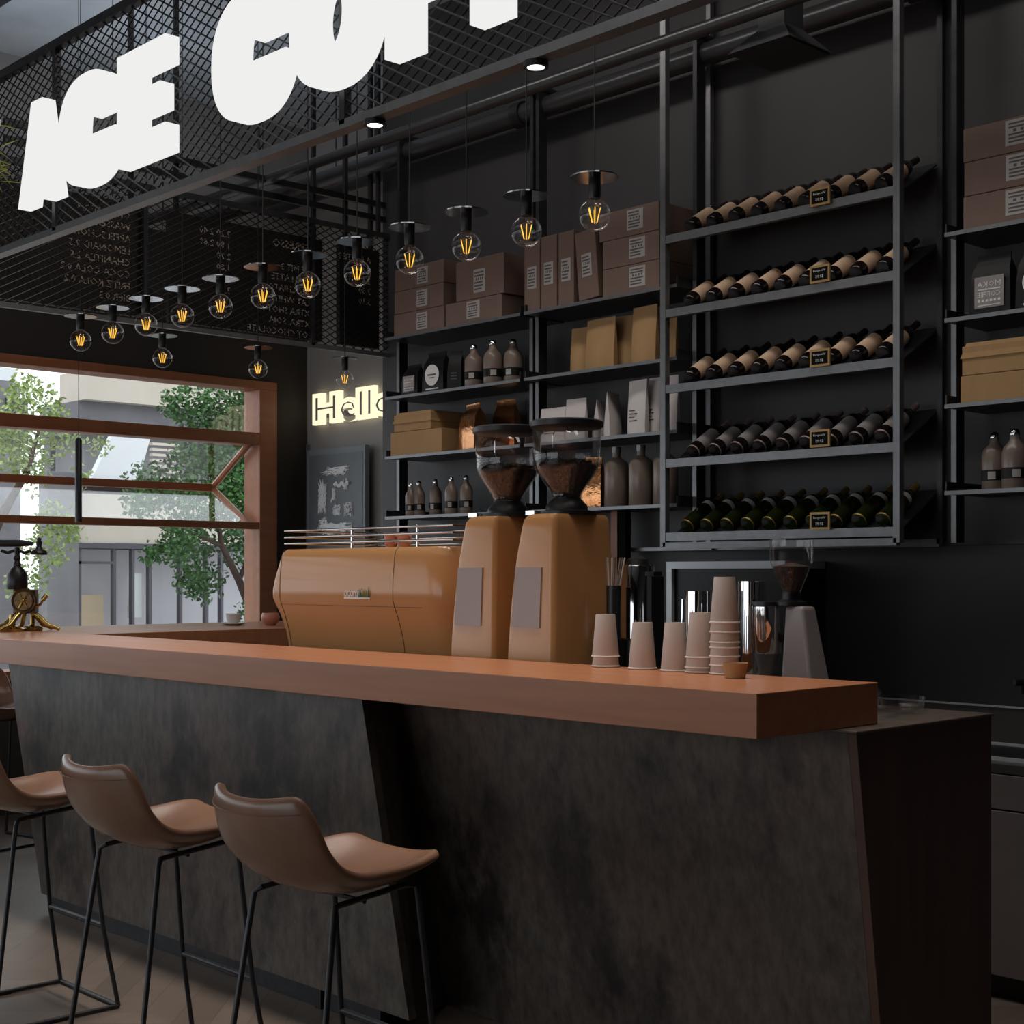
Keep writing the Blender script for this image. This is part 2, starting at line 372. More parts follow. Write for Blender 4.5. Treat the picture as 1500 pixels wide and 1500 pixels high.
for xx in (.0,1.5,3.2,5.0):
    MB().box(xx-.012,xx+.012,-.012,.012,0,ZH).build('upright','steel_dark',cn)
for yy in (1.2,2.2):
    MB().box(-.012,.012,yy-.012,yy+.012,0,ZH).build('upright','steel_dark',cn)
for xx,yy in ((.0,.0),(2.6,0),(5.2,0),(0,2.65)):
    MB().box(xx-.01,xx+.01,yy-.01,yy+.01,ZH,CZ-ZB-.001).build('hanger_rod','steel_dark',cn)
for yy,zz in ((0,.17),(0,.09)):
    MB().box(-.045,-.02,.5,2.72,ZH+zz-.02,ZH+zz+.012).build('cross_bar','black',cn)
for i,xp in enumerate((549,785)):
    p=P(xp,174 if i==0 else 89,y=YF+.01)
    d=thing('downlight',(p.x,YF+.01,ZB-.012),['small round lit downlight under the canopy edge, nearer the window','small round lit downlight under the canopy edge, nearer the wine rack'][i],'downlight','downlights under the canopy')
    MB().lathe([(0,-.012),(.021,-.012),(.021,-.0121),(0,-.0121)],24).build('lamp_face','spot',d)
    MB().lathe([(.0215,-.0002),(.03,-.0002),(.03,-.014),(.0215,-.014),(.0215,-.0002)],24).build('trim_ring','black',d,smooth=True)
# sign letters
sg=thing('shop_sign',(-5.06,2.35,2.745),'big white glowing letters standing on the front of the mesh canopy','sign')
LX=[('A',-5.06,-4.77),('C',-4.75,-4.345),('E',-4.335,-4.03),('C',-3.765,-3.38),('O',-3.365,-2.985),('F',-2.94,-2.67),('F',-2.613,-2.34),('E',-2.29,-1.99),('E',-1.92,-1.62)]
def boldpoly(ch):
    if ch=='E': return [[(0,0),(1,0),(1,.24),(.45,.24),(.45,.385),(.9,.385),(.9,.615),(.45,.615),(.45,.76),(1,.76),(1,1),(0,1)]]
    if ch=='F': return [[(0,0),(.42,0),(.42,.35),(.9,.35),(.9,.62),(.42,.62),(.42,.72),(1,.72),(1,1),(0,1)]]
def extr(polys,x0,x1,z0,z1,d0,d1):
    m=MB()
    for pl in polys: m.prism([(x0+a*(x1-x0),z0+c*(z1-z0)) for a,c in pl],lambda u,v,d:(u,d,v),d0,d1)
    return m
def ringpoly(kind,n=40,ri=.46):
    """O ring or C arc as quads list"""
    quads=[]
    if kind=='O': angs=[2*PI*i/n for i in range(n+1)]
    else: angs=[math.radians(38)+(2*PI-math.radians(76))*i/n for i in range(n+1)]
    o=lambda a:(.5+.5*math.copysign(abs(math.cos(a))**.86,math.cos(a)),.5+.52*math.copysign(abs(math.sin(a))**.9,math.sin(a)))
    i_=lambda a:(.5+.14*math.cos(a),.5+.24*math.sin(a))
    return [[(o(a)),(o(c)),(i_(c)),(i_(a))] for a,c in zip(angs,angs[1:])]
def ring_mesh(kind,x0,x1,z0,z1,d0,d1):
    m=MB(); q=ringpoly(kind); N=len(q); T=lambda p,d:(x0+p[0]*(x1-x0),d,z0+p[1]*(z1-z0))
    outer=[x[0] for x in q]+[q[-1][1]]; inner=[x[3] for x in q]+[q[-1][2]]
    V=[[[m.b.verts.new(T(p,d)) for p in L] for d in (d0,d1)] for L in (outer,inner)]
    for i in range(N):
        for L in (0,1): m.b.faces.new((V[L][0][i],V[L][0][i+1],V[L][1][i+1],V[L][1][i]))
        for d in (0,1): m.b.faces.new((V[0][d][i],V[0][d][i+1],V[1][d][i+1],V[1][d][i]))
    if kind=='C':
        for i in (0,N): m.b.faces.new((V[0][0][i],V[0][1][i],V[1][1][i],V[1][0][i]))
    bmesh.ops.remove_doubles(m.b,verts=m.b.verts,dist=1e-5)
    return m
for ch,x0,x1 in LX:
    x0+=5.06; x1+=5.06
    if ch=='O': m=ring_mesh(ch,x0,x1,0,.362,0,.05)
    elif ch=='C':
        rad=math.radians; so=lambda a:(.5+.5*math.copysign(abs(math.cos(a))**.8,math.cos(a)),.5+.52*math.copysign(abs(math.sin(a))**.9,math.sin(a)))
        out=[so(rad(9+(360-17)*i/48)) for i in range(49)]; inn=[(.47+.085*math.cos(q),.5+.27*math.sin(q)) for q in [rad(-18-(360-40)*i/24) for i in range(25)]]
        m=extr([out+[(.62,.418)]+inn+[(.62,.60)]],x0,x1,0,.362,0,.05)
    elif ch=='A':
        m=extr([[(0,0),(.32,0),(.38,.2),(.62,.2),(.68,0),(1,0),(.66,1),(.36,1)]],x0,x1,0,.362,0,.05)
    else: m=extr(boldpoly(ch),x0,x1,0,.362,0,.05)
    m.build('letter','letters',sg)
# menu boards
MT=[["ORANGE 2.8","WASSER 1.9","APFELSCHORLE","LEMONAID 2.5","CHANITEA 2.5","COCA COLA 0.2","FRITZ KOLA 0.2","BIER 0.3"],
    ["ESPRESSO","AC","TEE MIT 3","CHAI LATTE","MACCHIATO","FLAT WHITE","EXTRA SHOT","EXTRA: SOJA","HOT CHOCOLATE"],
    ["A LATTE 2.6","2.40","2.6","2.80","3.10"]]
bl=[(-120,205),(245,470),(495,556)]
for i,(pa,pb) in enumerate(bl):
    ya=P(pa,400,x=-6.47).y; yb=min(P(pb,400,x=-6.47).y,5.12)
    t=thing('menu_board',(-6.47,ya,2.66),['black menu board with mirrored drink names farthest left behind the mesh','black menu board behind the mesh headed by a mirrored ESPRESSO line','narrow black menu board beside the back wall behind the mesh'][i],'menu board','menu boards on the canopy side')
    MB().box(-.015,.015,0,yb-ya,.03,.58).build('panel','menu',t)
    MB().box(-.012,.012,.04,.06,.58,CZ-2.66-.001).build('hanger','steel_dark',t); MB().box(-.012,.012,yb-ya-.06,yb-ya-.04,.58,CZ-2.66-.001).build('hanger','steel_dark',t)
    for j,tx in enumerate(MT[i]):
        sz=.05 if i!=1 or j else .062
        z=.50-j*.058
        text_obj('lettering','menutext',t,tx,size=sz,extrude=.0006,fn=lambda a,c,d,z=z,L=yb-ya:(.0165+d,L-.06-a,c+z),res=1)
    if i==1:
        for j,tx in enumerate(["2.20 2.40","1.80 2.60","2.20","1.80","2.50","3.10"]):
            text_obj('lettering','menutext',t,tx,size=.05,extrude=.0006,fn=lambda a,c,d,z=.5-j*.058,L=.36:(.0165+d,L-a,c+z),res=1)

# ================================================================= PENDANTS
def pendant(kind):
    t=thing('pendant_lamp',(0,0,0),'x','lamp')
    MB().lathe([(.0,.112),(.071,.112),(.071,.108),(.0,.108)],40).build('shade_disc','disc' if kind else 'disc',t)
    MB().lathe([(0,.118),(.012,.118),(.018,.107),(.018,.056),(.0155,.048),(.0,.048)],20).build('socket','black',t,smooth=True)
    R=.0475; pr=[(.0125,.047)]+[(R*math.sin(a),R*math.cos(a)) for a in [math.radians(18+i*(162/16)) for i in range(17)]]; pr[-1]=(0,-R)
    bu=MB().lathe(pr,32).build('glass_bulb','glass',t,smooth=True,angle=80)
    f=MB()
    for k in range(6):
        a=2*PI*k/6+.3; f.tube([(.008*math.cos(a),.008*math.sin(a),-.022),(.019*math.cos(a),.019*math.sin(a),.020)],.0013,6)
    f.build('filament','fil',bu)
    f=MB(); f.tube([(.008*math.cos(j),.008*math.sin(j),-.022) for j in [i*2*PI/12 for i in range(12)]],.0008,5,closed=True); f.tube([(0,0,.05),(0,0,-.02)],.0013,6)
    for k in range(3):
        a=2*PI*k/3; f.tube([(0,0,.03),(.019*math.cos(a),.019*math.sin(a),.021)],.0006,5)
    f.build('filament_stem','chrome',bu)
    MB().tube([(0,0,.117),(0,0,CZ-2.47-.001)],.0022,6).build('cord','black',t)
    return t
p0=pendant(0); tr=treeof(p0)
xs=[-2.912,-3.20,-3.485,-3.77,-4.055,-4.34,-4.625,-4.91,-5.195,-5.48,-5.765,-6.05]
for i,px in enumerate([871,771,683,600,523,451,385,323,267,214,165,118]):
    x=X(px,3.11); lab=f'{ORD[i]} globe bulb pendant from the right in the row above the counter'
    if i==0: p0.location=(x,3.11,2.47); o=p0
    else: o=dup(p0,(x,3.11,2.47),tree=tr)
    o['label']=lab; o['group']='globe pendants in the long row'
for i,(px,py) in enumerate(((238,525),(378,543),(505,553))):
    q=P(px,py,x=-6.28)
    o=dup(p0,(-6.28,q.y,2.47),tree=tr,label=['globe bulb pendant in the short row, nearest the long row of bulbs','globe bulb pendant in the middle of the short row before the window','globe bulb pendant in the short row hanging just above the glowing wall sign'][i],group='globe pendants in the short row')
# slim tube pendant
q=P(115,765,y=3.5)
t=thing('tube_pendant',(q.x,3.5,q.z),'slim dark tube pendant hanging in front of the wooden window','lamp')
h=P(115,645,y=3.5).z-q.z
MB().lathe([(0,0),(.017,0),(.017,h),(.008,h+.012),(0,h+.012)],20).build('tube','steel_dark',t,smooth=True)
MB().tube([(0,0,h+.01),(0,0,CZ-q.z-.001)],.0016,6).build('cord','black',t)

# ================================================================= PIPES, DUCT, POST TOPS
def pipe(x0,x1,y,z,r,label,joints=()):
    t=thing('ceiling_pipe',(x0,y,z),label,'pipe')
    MB().tube([(0,0,0),(x1-x0,0,0)],r,20).build('tube','pipe',t,smooth=True)
    for j in joints: MB().tube([(j-x0-.03,0,0),(j-x0+.03,0,0)],r*1.25,20).build('clamp','steel_dark',t,smooth=True)
    for j in [x0+.7,(x0+x1)/2+.2,x1-.6]: MB().tube([(j-x0,0,r),(j-x0,0,CZ-z-.001)],.005,6).build('hanger','steel_dark',t)
    return t
pipe(-8.2,3.1,5.02,3.70,.05,'thick grey pipe running along the top of the back wall',(-5.2,-3.0))
pipe(-8.2,-6.5,5.6,3.89,.05,'short thick pipe high in the recess left of the back wall')
pipe(-8.2,2.5,4.30,3.60,.028,'thin grey pipe hanging just behind the canopy, the upper one')
pipe(-8.2,2.5,4.36,3.50,.028,'thin grey pipe hanging just behind the canopy, the lower one')
# duct with flared mouth
xd0,xd1=X(1112,4.45),X(1142,4.45)
t=thing('ventilation_duct',((xd0+xd1)/2,4.52,0),'square grey ventilation duct with a flared mouth dropping from the ceiling','duct')
zc=Z(1112,42,4.45)
MB().box(-.06,.06,-.06,.06,zc,CZ-.001).build('shaft','pipe',t)
m=MB(); m.hexa([(-.14,-.14,zc-.09),(.14,-.14,zc-.09),(.14,.14,zc-.09),(-.14,.14,zc-.09),(-.06,-.06,zc),(.06,-.06,zc),(.06,.06,zc),(-.06,.06,zc)]); m.build('mouth','pipe',t)
m=MB(); m.box(-.13,.13,-.13,.13,zc-.095,zc-.0905); m.build('grille','black',t)

# ================================================================= SHELVING
ZS=[2.675,2.36,2.045,1.727]
def unit(x0,x1,label,posts,bottom=True):
    t=thing('wall_shelf_unit',(x0,4.85,1.54),label,'shelves','steel shelf units on the back wall')
    L=x1-x0
    for z in ZS:
        zz=z-1.54
        s=MB().box(0,L,0,.30,zz-.012,zz).build('shelf','steel_dark',t)
        for xx in (0,L-.006): MB().box(xx,xx+.006,.001,.299,zz,zz+.035).build('end_flange','steel_dark',s)
        MB().box(0,L,-.004,0,zz-.014,zz+.001).build('front_edge','steel_grey',s)
    for px in posts:
        xx=px-x0
        MB().box(xx-.011,xx+.011,.10,.155,0,3.77-1.54).build('post','steel_dark',t)
        MB().box(xx-.011,xx+.011,.097,.0999,0,2.7-1.54).build('post_lit_face','steel_grey',t)  # paler strip: light on the post's front face put into its colour
        MB().tube([(xx,.02,3.77-1.54),(xx,.299,3.77-1.54)],.02,10).build('top_bracket','steel_dark',t,smooth=True)
    return t
unit(-6.06,-5.03,'steel shelf unit holding coffee bags and kraft boxes, beside the glowing sign',(-6.075,-5.115+.06))
unit(-5.0,-4.055,'steel shelf unit directly left of the wine rack',(-5.015,-4.04))
unit(-2.78,-1.2,'steel shelf unit right of the wine rack, cut by the right picture edge',(-2.80,-1.5))
o=MB().box(-5.0+.3,-4.06,YB-.06,YB-.001,1.53,1.545).build('wall_ledge','steel_grey'); tag(o,'thin light steel ledge on the wall below the ceramic bottles','ledge')

# ---- wine rack
XA,XBk=-4.095,-2.953
rk=thing('wine_rack',(XA,4.8,1.54),'tall steel wine rack with five sloping shelves of bottles','wine rack')
W=XBk-XA; RS=[2.878,2.56,2.235,1.916,1.60]
for xx in (0,W): MB().box(xx-.014,xx+.014,0,.03,0,CZ-1.54-.001).build('front_post','steel_grey',rk)
for xx in (.0,W): MB().box(xx-.012,xx+.012,.31,.335,0,CZ-1.54-.001).build('rear_post','steel_grey' if xx==0 else 'steel_dark',rk)
for z in RS:
    zz=z-1.54
    MB().hexa([(.014,.03,zz-.03),(W-.014,.03,zz-.03),(W-.014,.333,zz+.145),(.014,.333,zz+.145),(.014,.03,zz-.022),(W-.014,.03,zz-.022),(W-.014,.333,zz+.153),(.014,.333,zz+.153)]).build('shelf','steel_dark',rk)
    MB().box(.014,W-.014,.002,.028,zz-.035,zz).build('shelf_front','steel_grey',rk)
MB().box(0,W,.0,.03,-.01,.018).build('bottom_rail','steel_grey',rk); MB().box(0,W,.31,.335,-.01,.02).build('bottom_rail','steel_grey',rk)
# ---- wine bottles (axis +Z local, base at 0) tilted to lie on the slope
TILT=math.atan2(.175,.303)
BP=[(0,.004),(.020,.002),(.031,0),(.0365,.006),(.0375,.015),(.0375,.19),(.034,.208),(.022,.225),(.0155,.238),(.0145,.25),(.0145,.292),(.016,.293),(.016,.300),(0,.300)]
def wine(glass,label,foil,l0=.045,l1=.165):
    t=thing('wine_bottle',(0,0,0),'x','bottle')
    MB().lathe(BP,28).build('bottle_glass',glass,t,smooth=True)
    MB().lathe([(.0379,l0),(.0379,l1)],28).build('paper_label',label,t,smooth=True)
    MB().lathe([(.0155,.245),(.0152,.290),(.0167,.2915),(.0167,.3015),(0,.3015)],20).build('foil_capsule',foil,t,smooth=True)
    return t
protos=[wine('wine','lab_cream','foil_red'),wine('wine','lab_grey','foil_pink',.05,.175),wine('wine_green','lab_white','foil_gold',.165,.19)]
MB().lathe([(.0352,.0030),(.0368,.0055),(.0376,.0085)],28).build('base_ring','foil_pink',protos[1],smooth=True)
MB().lathe([(.0352,.0030),(.0368,.0055),(.0376,.0085)],28).build('base_ring','foil_gold',protos[2],smooth=True)
ptree=[treeof(p) for p in protos]; usedp=set()
names=['top','second','middle','fourth','bottom']
for r,z in enumerate(RS):
    kind=0 if r<3 else (1 if r==3 else 2); n=9 if r<4 else 10
    xa,xb=((-3.98,-3.045),(-3.985,-3.04),(-3.985,-3.04),(-3.965,-3.045),(-4.0,-3.04))[r]
    for i in range(n):
        x=xa+(xb-xa)*i/(n-1)
        lab=f'{ORD[i]} wine bottle from the left on the {names[r]} rack shelf, '+['cream label','grey label and pale capsule','gold capsule'][kind]
        # axis direction up-slope; centre line offset .0375 from the shelf surface
        d=Vector((0,math.cos(TILT),math.sin(TILT))); nrm=Vector((0,-math.sin(TILT),math.cos(TILT)))
        bpt=Vector((x,4.83,z-.022))+d*.035+nrm*.0345; o_sc=(.87,.87,.95)
        if kind not in usedp: o=protos[kind]; usedp.add(kind)
        else: o=dup(protos[kind],tree=ptree[kind])
        o.location=bpt; o.scale=o_sc; o.rotation_euler=(-(PI/2-TILT),0,random.uniform(-.015,.015)); 
        o['label']=lab; o['group']=f'wine bottles on the {names[r]} rack shelf'
# ---- price tags
tg=None
for r,py in enumerate((288,401,524,642,763)):
    q=P(1201.5,py,y=4.79); h=.034; wd=.046
    if tg is None:
        tg=thing('price_tag',q,'x','price tag')
        MB().box(-wd,wd,-.004,.004,-h,h).build('frame','gold',tg)
        MB().box(-wd+.009,wd-.009,-.0055,-.0041,-h+.009,h-.009).build('face','matte',tg)
        text_obj('lettering','white',tg,'Vinopull',extrude=.0003,fit=(-.028,.028,.006,.017),fn=lambda a,c,d:(-a,-.0062-d,c),res=1)
        text_obj('lettering','white',tg,'$9.95',extrude=.0003,fit=(-.018,.018,-.018,-.005),fn=lambda a,c,d:(-a,-.0062-d,c),res=1); o=tg; trt=treeof(tg)
    else: o=dup(tg,q,tree=trt)
    o['label']=f'gold framed black price tag on the {names[r]} rack shelf'; o['group']='price tags on the wine rack'

# ================================================================= SHELF GOODS
YS=4.865
def label_part(par,xc,zc,w,h,y,mir=True,horizontal=True):
    l=MB().box(xc-w/2,xc+w/2,y-.0015,y-.0002,zc-h/2,zc+h/2).build('label','paper',par)
    m=MB(); n=6
    for i in range(n):
        zz=zc+h/2-(i+1)*h/(n+1)
        if i==2: continue
        ww=w*random.uniform(.6,.82)
        m.box(xc-w*.42,xc-w*.42+ww,y-.0022,y-.0016,zz-h*.035,zz+h*.035)
    for k in range(4): m.box(xc-w*.3+k*w*.18,xc-w*.3+k*w*.18+w*.08,y-.0022,y-.0016,zc+h*.02,zc+h*.13)
    m.build('print','print',l)
def carton(xa,xb,za,zb,label,dep=.27,lab=None,grp='cardboard cartons on the top shelves',y=YS,ry=0,mat='carton',seam=True):
    t=thing('cardboard_box',((xa+xb)/2,y,za),label,'box',grp); t.rotation_euler=(0,ry,0)
    w=(xb-xa)/2; h=zb-za
    bd=MB().box(-w,w,0,dep,0.0005,h-.0012).build('carton','carton' if mat=='carton' else mat,t,bevel=.003)
    if lab: label_part(t,lab[0],lab[1],lab[2],lab[3],0)
    return t
def zpx(px,py): return Z(px,py,YS)
# A1: stack of three
xa,xb=X(577,YS),X(650,YS); h=.118
for k,nm in enumerate(('bottom','middle','top')):
    carton(xa+.004*k,xb-.003*(k%2),ZS[0]+k*h,ZS[0]+(k+1)*h,f'{nm} brown carton of the left stack of three on the top shelf',lab=(.03,h/2,.085,.085))
xa,xb=X(653,YS),X(735,YS)
carton(xa,xb,ZS[0],ZS[0]+.118,'low brown carton under the tall carton, right of the left stack',lab=(.0,.065,.095,.085),dep=.25)
carton(X(668,YS),X(738,YS),ZS[0]+.118,ZS[0]+.118+.20,'tall brown carton standing on the low carton on the top shelf',lab=(.0,.085,.085,.115),dep=.26)
# B1: four upright
us=[(768,791,0,'upright'),(792,816,0,'upright'),(818,841,0,'upright'),(848,878,-.085,'leaning')]
for i,(p1,p2,ry,k) in enumerate(us):
    xa,xb=X(p1,YS),X(p2,YS)-.002; hh=(.335,.345,.345,.33)[i]
    carton(xa,xb,ZS[0]+(.0003 if not ry else .0096),ZS[0]+hh,f'{ORD[i]} slim {k} carton from the left in the upright row',lab=(0,hh*.48,.06,.105),dep=.24,ry=ry,grp='slim cartons standing on the top shelf')
xa,xb=X(883,YS),X(966,YS)
for k,nm in enumerate(('bottom','middle','top')):
    carton(xa-.022*(k==2),xb-.002*k,ZS[0]+k*.128,ZS[0]+(k+1)*.128,f'{nm} wide brown carton of the stack beside the wine rack',lab=(.04,.07,.095,.09),dep=.26)
# C1
xa=X(1411,YS)
for k,nm in enumerate(('bottom','middle','top')):
    carton(xa+.004*(k==1),xa+.44,ZS[0]+k*.124,ZS[0]+(k+1)*.124,f'{nm} brown carton of the stack at the right picture edge',lab=(.02,.07,.15,.09),dep=.27)
# coffee bags
def coffee_bag(xc,w,h,z,label,face='text',rz=0,mat='pouch_black',dep=.07,y=None):
    t=thing('coffee_bag',(xc,(y or YS+.02)+dep/2,z),label,'coffee bag','coffee bags on the shelves',rz=rz)
    m=MB(); ring=[]
    prof=[(0,1,1),(.03,1.02,1.05),(.45,1,1.02),(.72,.92,.75),(.86,.84,.22),(.90,.83,.10),(1,.83,.09)]
    rows=[]
    for f_,sx,sy in prof:
        a=w/2*sx; c=dep/2*sy; zz=h*f_
        rows.append([m.b.verts.new(p) for p in ((-a,-c,zz),(0,-c*1.08,zz),(a,-c,zz),(a*.97,0,zz),(a,c,zz),(0,c*1.08,zz),(-a,c,zz),(-a*.97,0,zz))])
    for A,B in zip(rows,rows[1:]):
        for j in range(8): m.b.faces.new((A[j],A[(j+1)%8],B[(j+1)%8],B[j]))
    m.b.faces.new(rows[0][::-1]); m.b.faces.new(rows[-1])
    m.build('pouch',mat,t,smooth=True,angle=35)
    yy=-dep/2*1.13
    if face=='text':
        l=MB().box(-w*.36,w*.36,yy-.002,yy,h*.12,h*.62).build('label','lab_grey',t)
        text_obj('lettering','white',l,'MOKA',extrude=.0004,fit=(-w*.29,w*.29,h*.45,h*.54),fn=lambda a,c,d:(-a,yy-.003-d,c),res=1)
        text_obj('lettering','white',l,'COFFEE',extrude=.0004,fit=(-w*.29,w*.29,h*.29,h*.37),fn=lambda a,c,d:(-a,yy-.003-d,c),res=1)
        m=MB()
        for k in range(6): m.box(-w*.28+k*w*.1,-w*.28+k*w*.1+w*.06,yy-.003,yy-.0021,h*.21,h*.25)
        m.box(-w*.28,w*.28,yy-.003,yy-.0021,h*.40,h*.42); m.box(-w*.28,w*.28,yy-.003,yy-.0021,h*.15,h*.165); m.build('print','white',l)
    elif face=='disc':
        T=Matrix.Translation((0,yy-.001,h*.42))@Matrix.Rotation(PI/2,4,'X')
        l=MB().lathe([(0,-.001),(w*.33,-.001),(w*.33,.001),(0,.001)],32,mat=T).build('round_label','white',t)
        m=MB(); m.box(-w*.2,w*.2,yy-.0032,yy-.0022,h*.41,h*.45); m.box(-w*.12,w*.12,yy-.0032,yy-.0022,h*.35,h*.37); m.build('print','print',l)
        MB().box(-w*.3,w*.3,yy-.002,yy,h*.07,h*.1).build('strip','white',t)
    elif face=='lines':
        m=MB(); 
        for k in range(3): m.box(-w*.22,w*.2,yy-.0015,yy,h*(.40-.07*k),h*(.43-.07*k))
        m.build('print','print',t)
    return t
z=ZS[1]
coffee_bag(X(603,4.9),.13,.165,z,'black coffee bag with mirrored white lettering, leftmost on its shelf','text')
coffee_bag(X(637,4.9),.165,.21,z,'black coffee bag with a big round white label','disc')
coffee_bag(X(671,4.93),.075,.20,z,'narrow black coffee bag with a pointed top beside the bottles','lines',rz=.5)
coffee_bag(X(1453,4.9),.158,.225,z,'black coffee bag with mirrored MOKA label at the right shelf','text')
coffee_bag(X(1522,4.9),.158,.23,z,'black coffee bag with round label cut by the right picture edge','disc')
# stoppered bottles
def bottle(kind):
    t=thing('stoppered_bottle',(0,0,0),'x','bottle')
    if kind=='small':
        MB().lathe([(0,0),(.038,0),(.041,.004),(.041,.105),(.036,.122),(.020,.138),(.015,.148),(.015,.158),(0,.158)],28).build('bottle_body','ceramic',t,smooth=True)
        MB().lathe([(0,.158),(.017,.158),(.018,.163),(.013,.172),(.008,.176),(.0,.178)],20).build('stopper','chrome',t,smooth=True)
        MB().lathe([(.0416,.030),(.0416,.062)],28).build('label_band','pouch_black',t,smooth=True)
        m=MB()
        for a0 in (-1.3,): 
            m.prism([(a0+k*.12,.034) for k in range(6)]+[(a0+k*.12,.056) for k in range(5,-1,-1)],lambda a,v,d:((.0419+d)*math.cos(a),(.0419+d)*math.sin(a),v),0,.0004)
        m.build('label_patch','paper',t)
    else:
        MB().lathe([(0,0),(.052,0),(.056,.005),(.056,.215),(.05,.235),(.03,.252),(.019,.262),(.018,.29),(0,.29)],32).build('bottle_body','ceramic',t,smooth=True)
        MB().lathe([(0,.285),(.0215,.285),(.0215,.315),(0,.315)],20).build('screw_cap','steel_grey',t,smooth=True)
    return t
bs=bottle('small'); bt=bottle('tall'); tbs=treeof(bs); tbt=treeof(bt); fs=True; ft=True
spots=[(706,1,1.25,'first bottle from the left beside the black coffee bags'),(722,1,1.3,'middle one of three bottles beside the black coffee bags'),(752,1,1.3,'last bottle at the right end of the coffee bag shelf'),
 (602,3,1.02,'slim bottle farthest left on the lowest left shelf'),(614,3,1.08,'second bottle from the left on the lowest left shelf'),(638,3,1.12,'third bottle from the left on the lowest left shelf'),(661,3,1.12,'fourth bottle from the left on the lowest left shelf'),(683,3,1.15,'bottle nearest the grinder glass on the lowest left shelf'),
 (1457,3,1.25,'left one of two bottles on the lowest right shelf'),(1487,3,1.25,'right one of two bottles on the lowest right shelf')]
for k,(px,sh,sc,lab) in enumerate(spots):
    o=bs if k==0 else dup(bs,tree=tbs)
    if k in (0,): px=694
    yy=4.91+.03*((k*7)%3)
    if k==1: yy=4.92
    o.location=(X(px,yy),yy,ZS[sh]); s=sc*.98; q_=.92 if k<3 or k>7 else .73; o.scale=(s*q_,s*q_,s); o['label']='stoneware '+lab; o['group']='small stoppered bottles'; o.rotation_euler=(0,0,.35*math.sin(k*2.1))
for k,(px,lab) in enumerate(((903,'tall stoneware bottle nearest the grinder glass, left of three'),(939,'middle one of three tall stoneware bottles'),(975,'tall stoneware bottle behind the wine rack post'))):
    o=bt if k==0 else dup(bt,tree=tbt)
    o.location=(X(px,4.95),4.95,ZS[3]); o['label']=lab; o['group']='tall stoneware bottles'; o.scale=(1,1,.88)
# kraft boxes with lid
def kraft_box(xa,xb,z0,z1,dep,label,lid=True,y=YS):
    t=thing('kraft_box',((xa+xb)/2,y,z0),label,'box','kraft boxes on the shelves'); w=(xb-xa)/2; h=z1-z0
    MB().box(-w,w,0,dep,.0005,h).build('tray','kraft',t,bevel=.003)
    if lid: MB().hexa([(-w-.004,-.006,h-.045),(w+.004,-.006,h-.045),(w+.004,dep+.004,h-.045),(-w-.004,dep+.004,h-.045),(-w+.012,.01,h+.012),(w-.012,.01,h+.012),(w-.012,dep-.008,h+.012),(-w+.012,dep-.008,h+.012)]).build('lid','kraft',t)
    return t
kraft_box(X(572,YS),X(647,YS),ZS[2],ZS[2]+.125,.25,'lower kraft box on the shelf beside the glowing sign',lid=False)
kraft_box(X(577,YS),X(631,YS),ZS[2]+.126,ZS[2]+.215,.24,'upper kraft box with lid on the shelf beside the glowing sign')
xa=X(1407,YS)
kraft_box(xa,xa+.42,ZS[2],ZS[2]+.10,.26,'lower kraft box on the right shelf',lid=False)
kraft_box(xa+.006,xa+.41,ZS[2]+.101,ZS[2]+.208,.25,'upper kraft box with slanted lid on the right shelf')
# copper foil bags
coffee_bag(X(688,4.9),.17,.235,ZS[2],'shiny copper foil bag with a bright glint beside the kraft boxes',None,mat='copper',dep=.08,rz=-.25)
coffee_bag(X(724,4.98),.15,.26,ZS[2],'shiny copper foil bag standing behind the other foil bag',None,mat='copper',dep=.06,y=5.035,rz=.1)
coffee_bag(X(866,4.9),.10,.235,ZS[3],'copper foil bag behind the hopper of the right tan grinder',None,mat='copper',dep=.07,rz=.3)
# kraft envelopes / paper bags
def envelope(px0,px1,h,label,y,mat='kraft',z=ZS[1],rz=0,bulge=.03,lines=False,name='paper_bag',grp='kraft paper bags',wd=None):
    xa,xb=X(px0,y),X(px1,y); t=thing(name,((xa+xb)/2,y,z),label,'bag',grp,rz=rz); w=(wd or (xb-xa))/2; m=MB(); rows=[]
    for f_,k in ((0,1),(.15,1.1),(.5,.85),(.8,.35),(.95,.08),(1,.05)):
        rows.append([m.b.verts.new((-w+2*w*j/6,sg_*bulge*k*math.sin(PI*(j+.35)/6.7)**.5*1.0,h*f_)) for sg_,js in ((-1,range(7)),(1,range(6,-1,-1))) for j in js])
    for A,B in zip(rows,rows[1:]):
        for j in range(14): m.b.faces.new((A[j],A[(j+1)%14],B[(j+1)%14],B[j]))
    m.b.faces.new(rows[0][::-1]); m.b.faces.new(rows[-1]); m.build('bag',mat,t,smooth=True,angle=50)
    if lines:
        m=MB()
        for k in range(4): m.box(-w*.45,w*(.1+.25*(k%2)),-bulge*1.06-.001,-bulge*1.06+.004,h*(.44-.06*k),h*(.455-.06*k))
        m.build('print','print',t)
    return t
for i,(a,c,h,y,rz) in enumerate(((839,862,.225,4.98,.1),(860,903,.24,4.93,-.05),(902,930,.25,5.0,.15),(927,964,.262,4.93,-.06),(963,991,.235,5.0,.1))):
    envelope(a,c,h,f'{ORD[i]} kraft paper bag from the left on the second shelf',y,rz=rz)
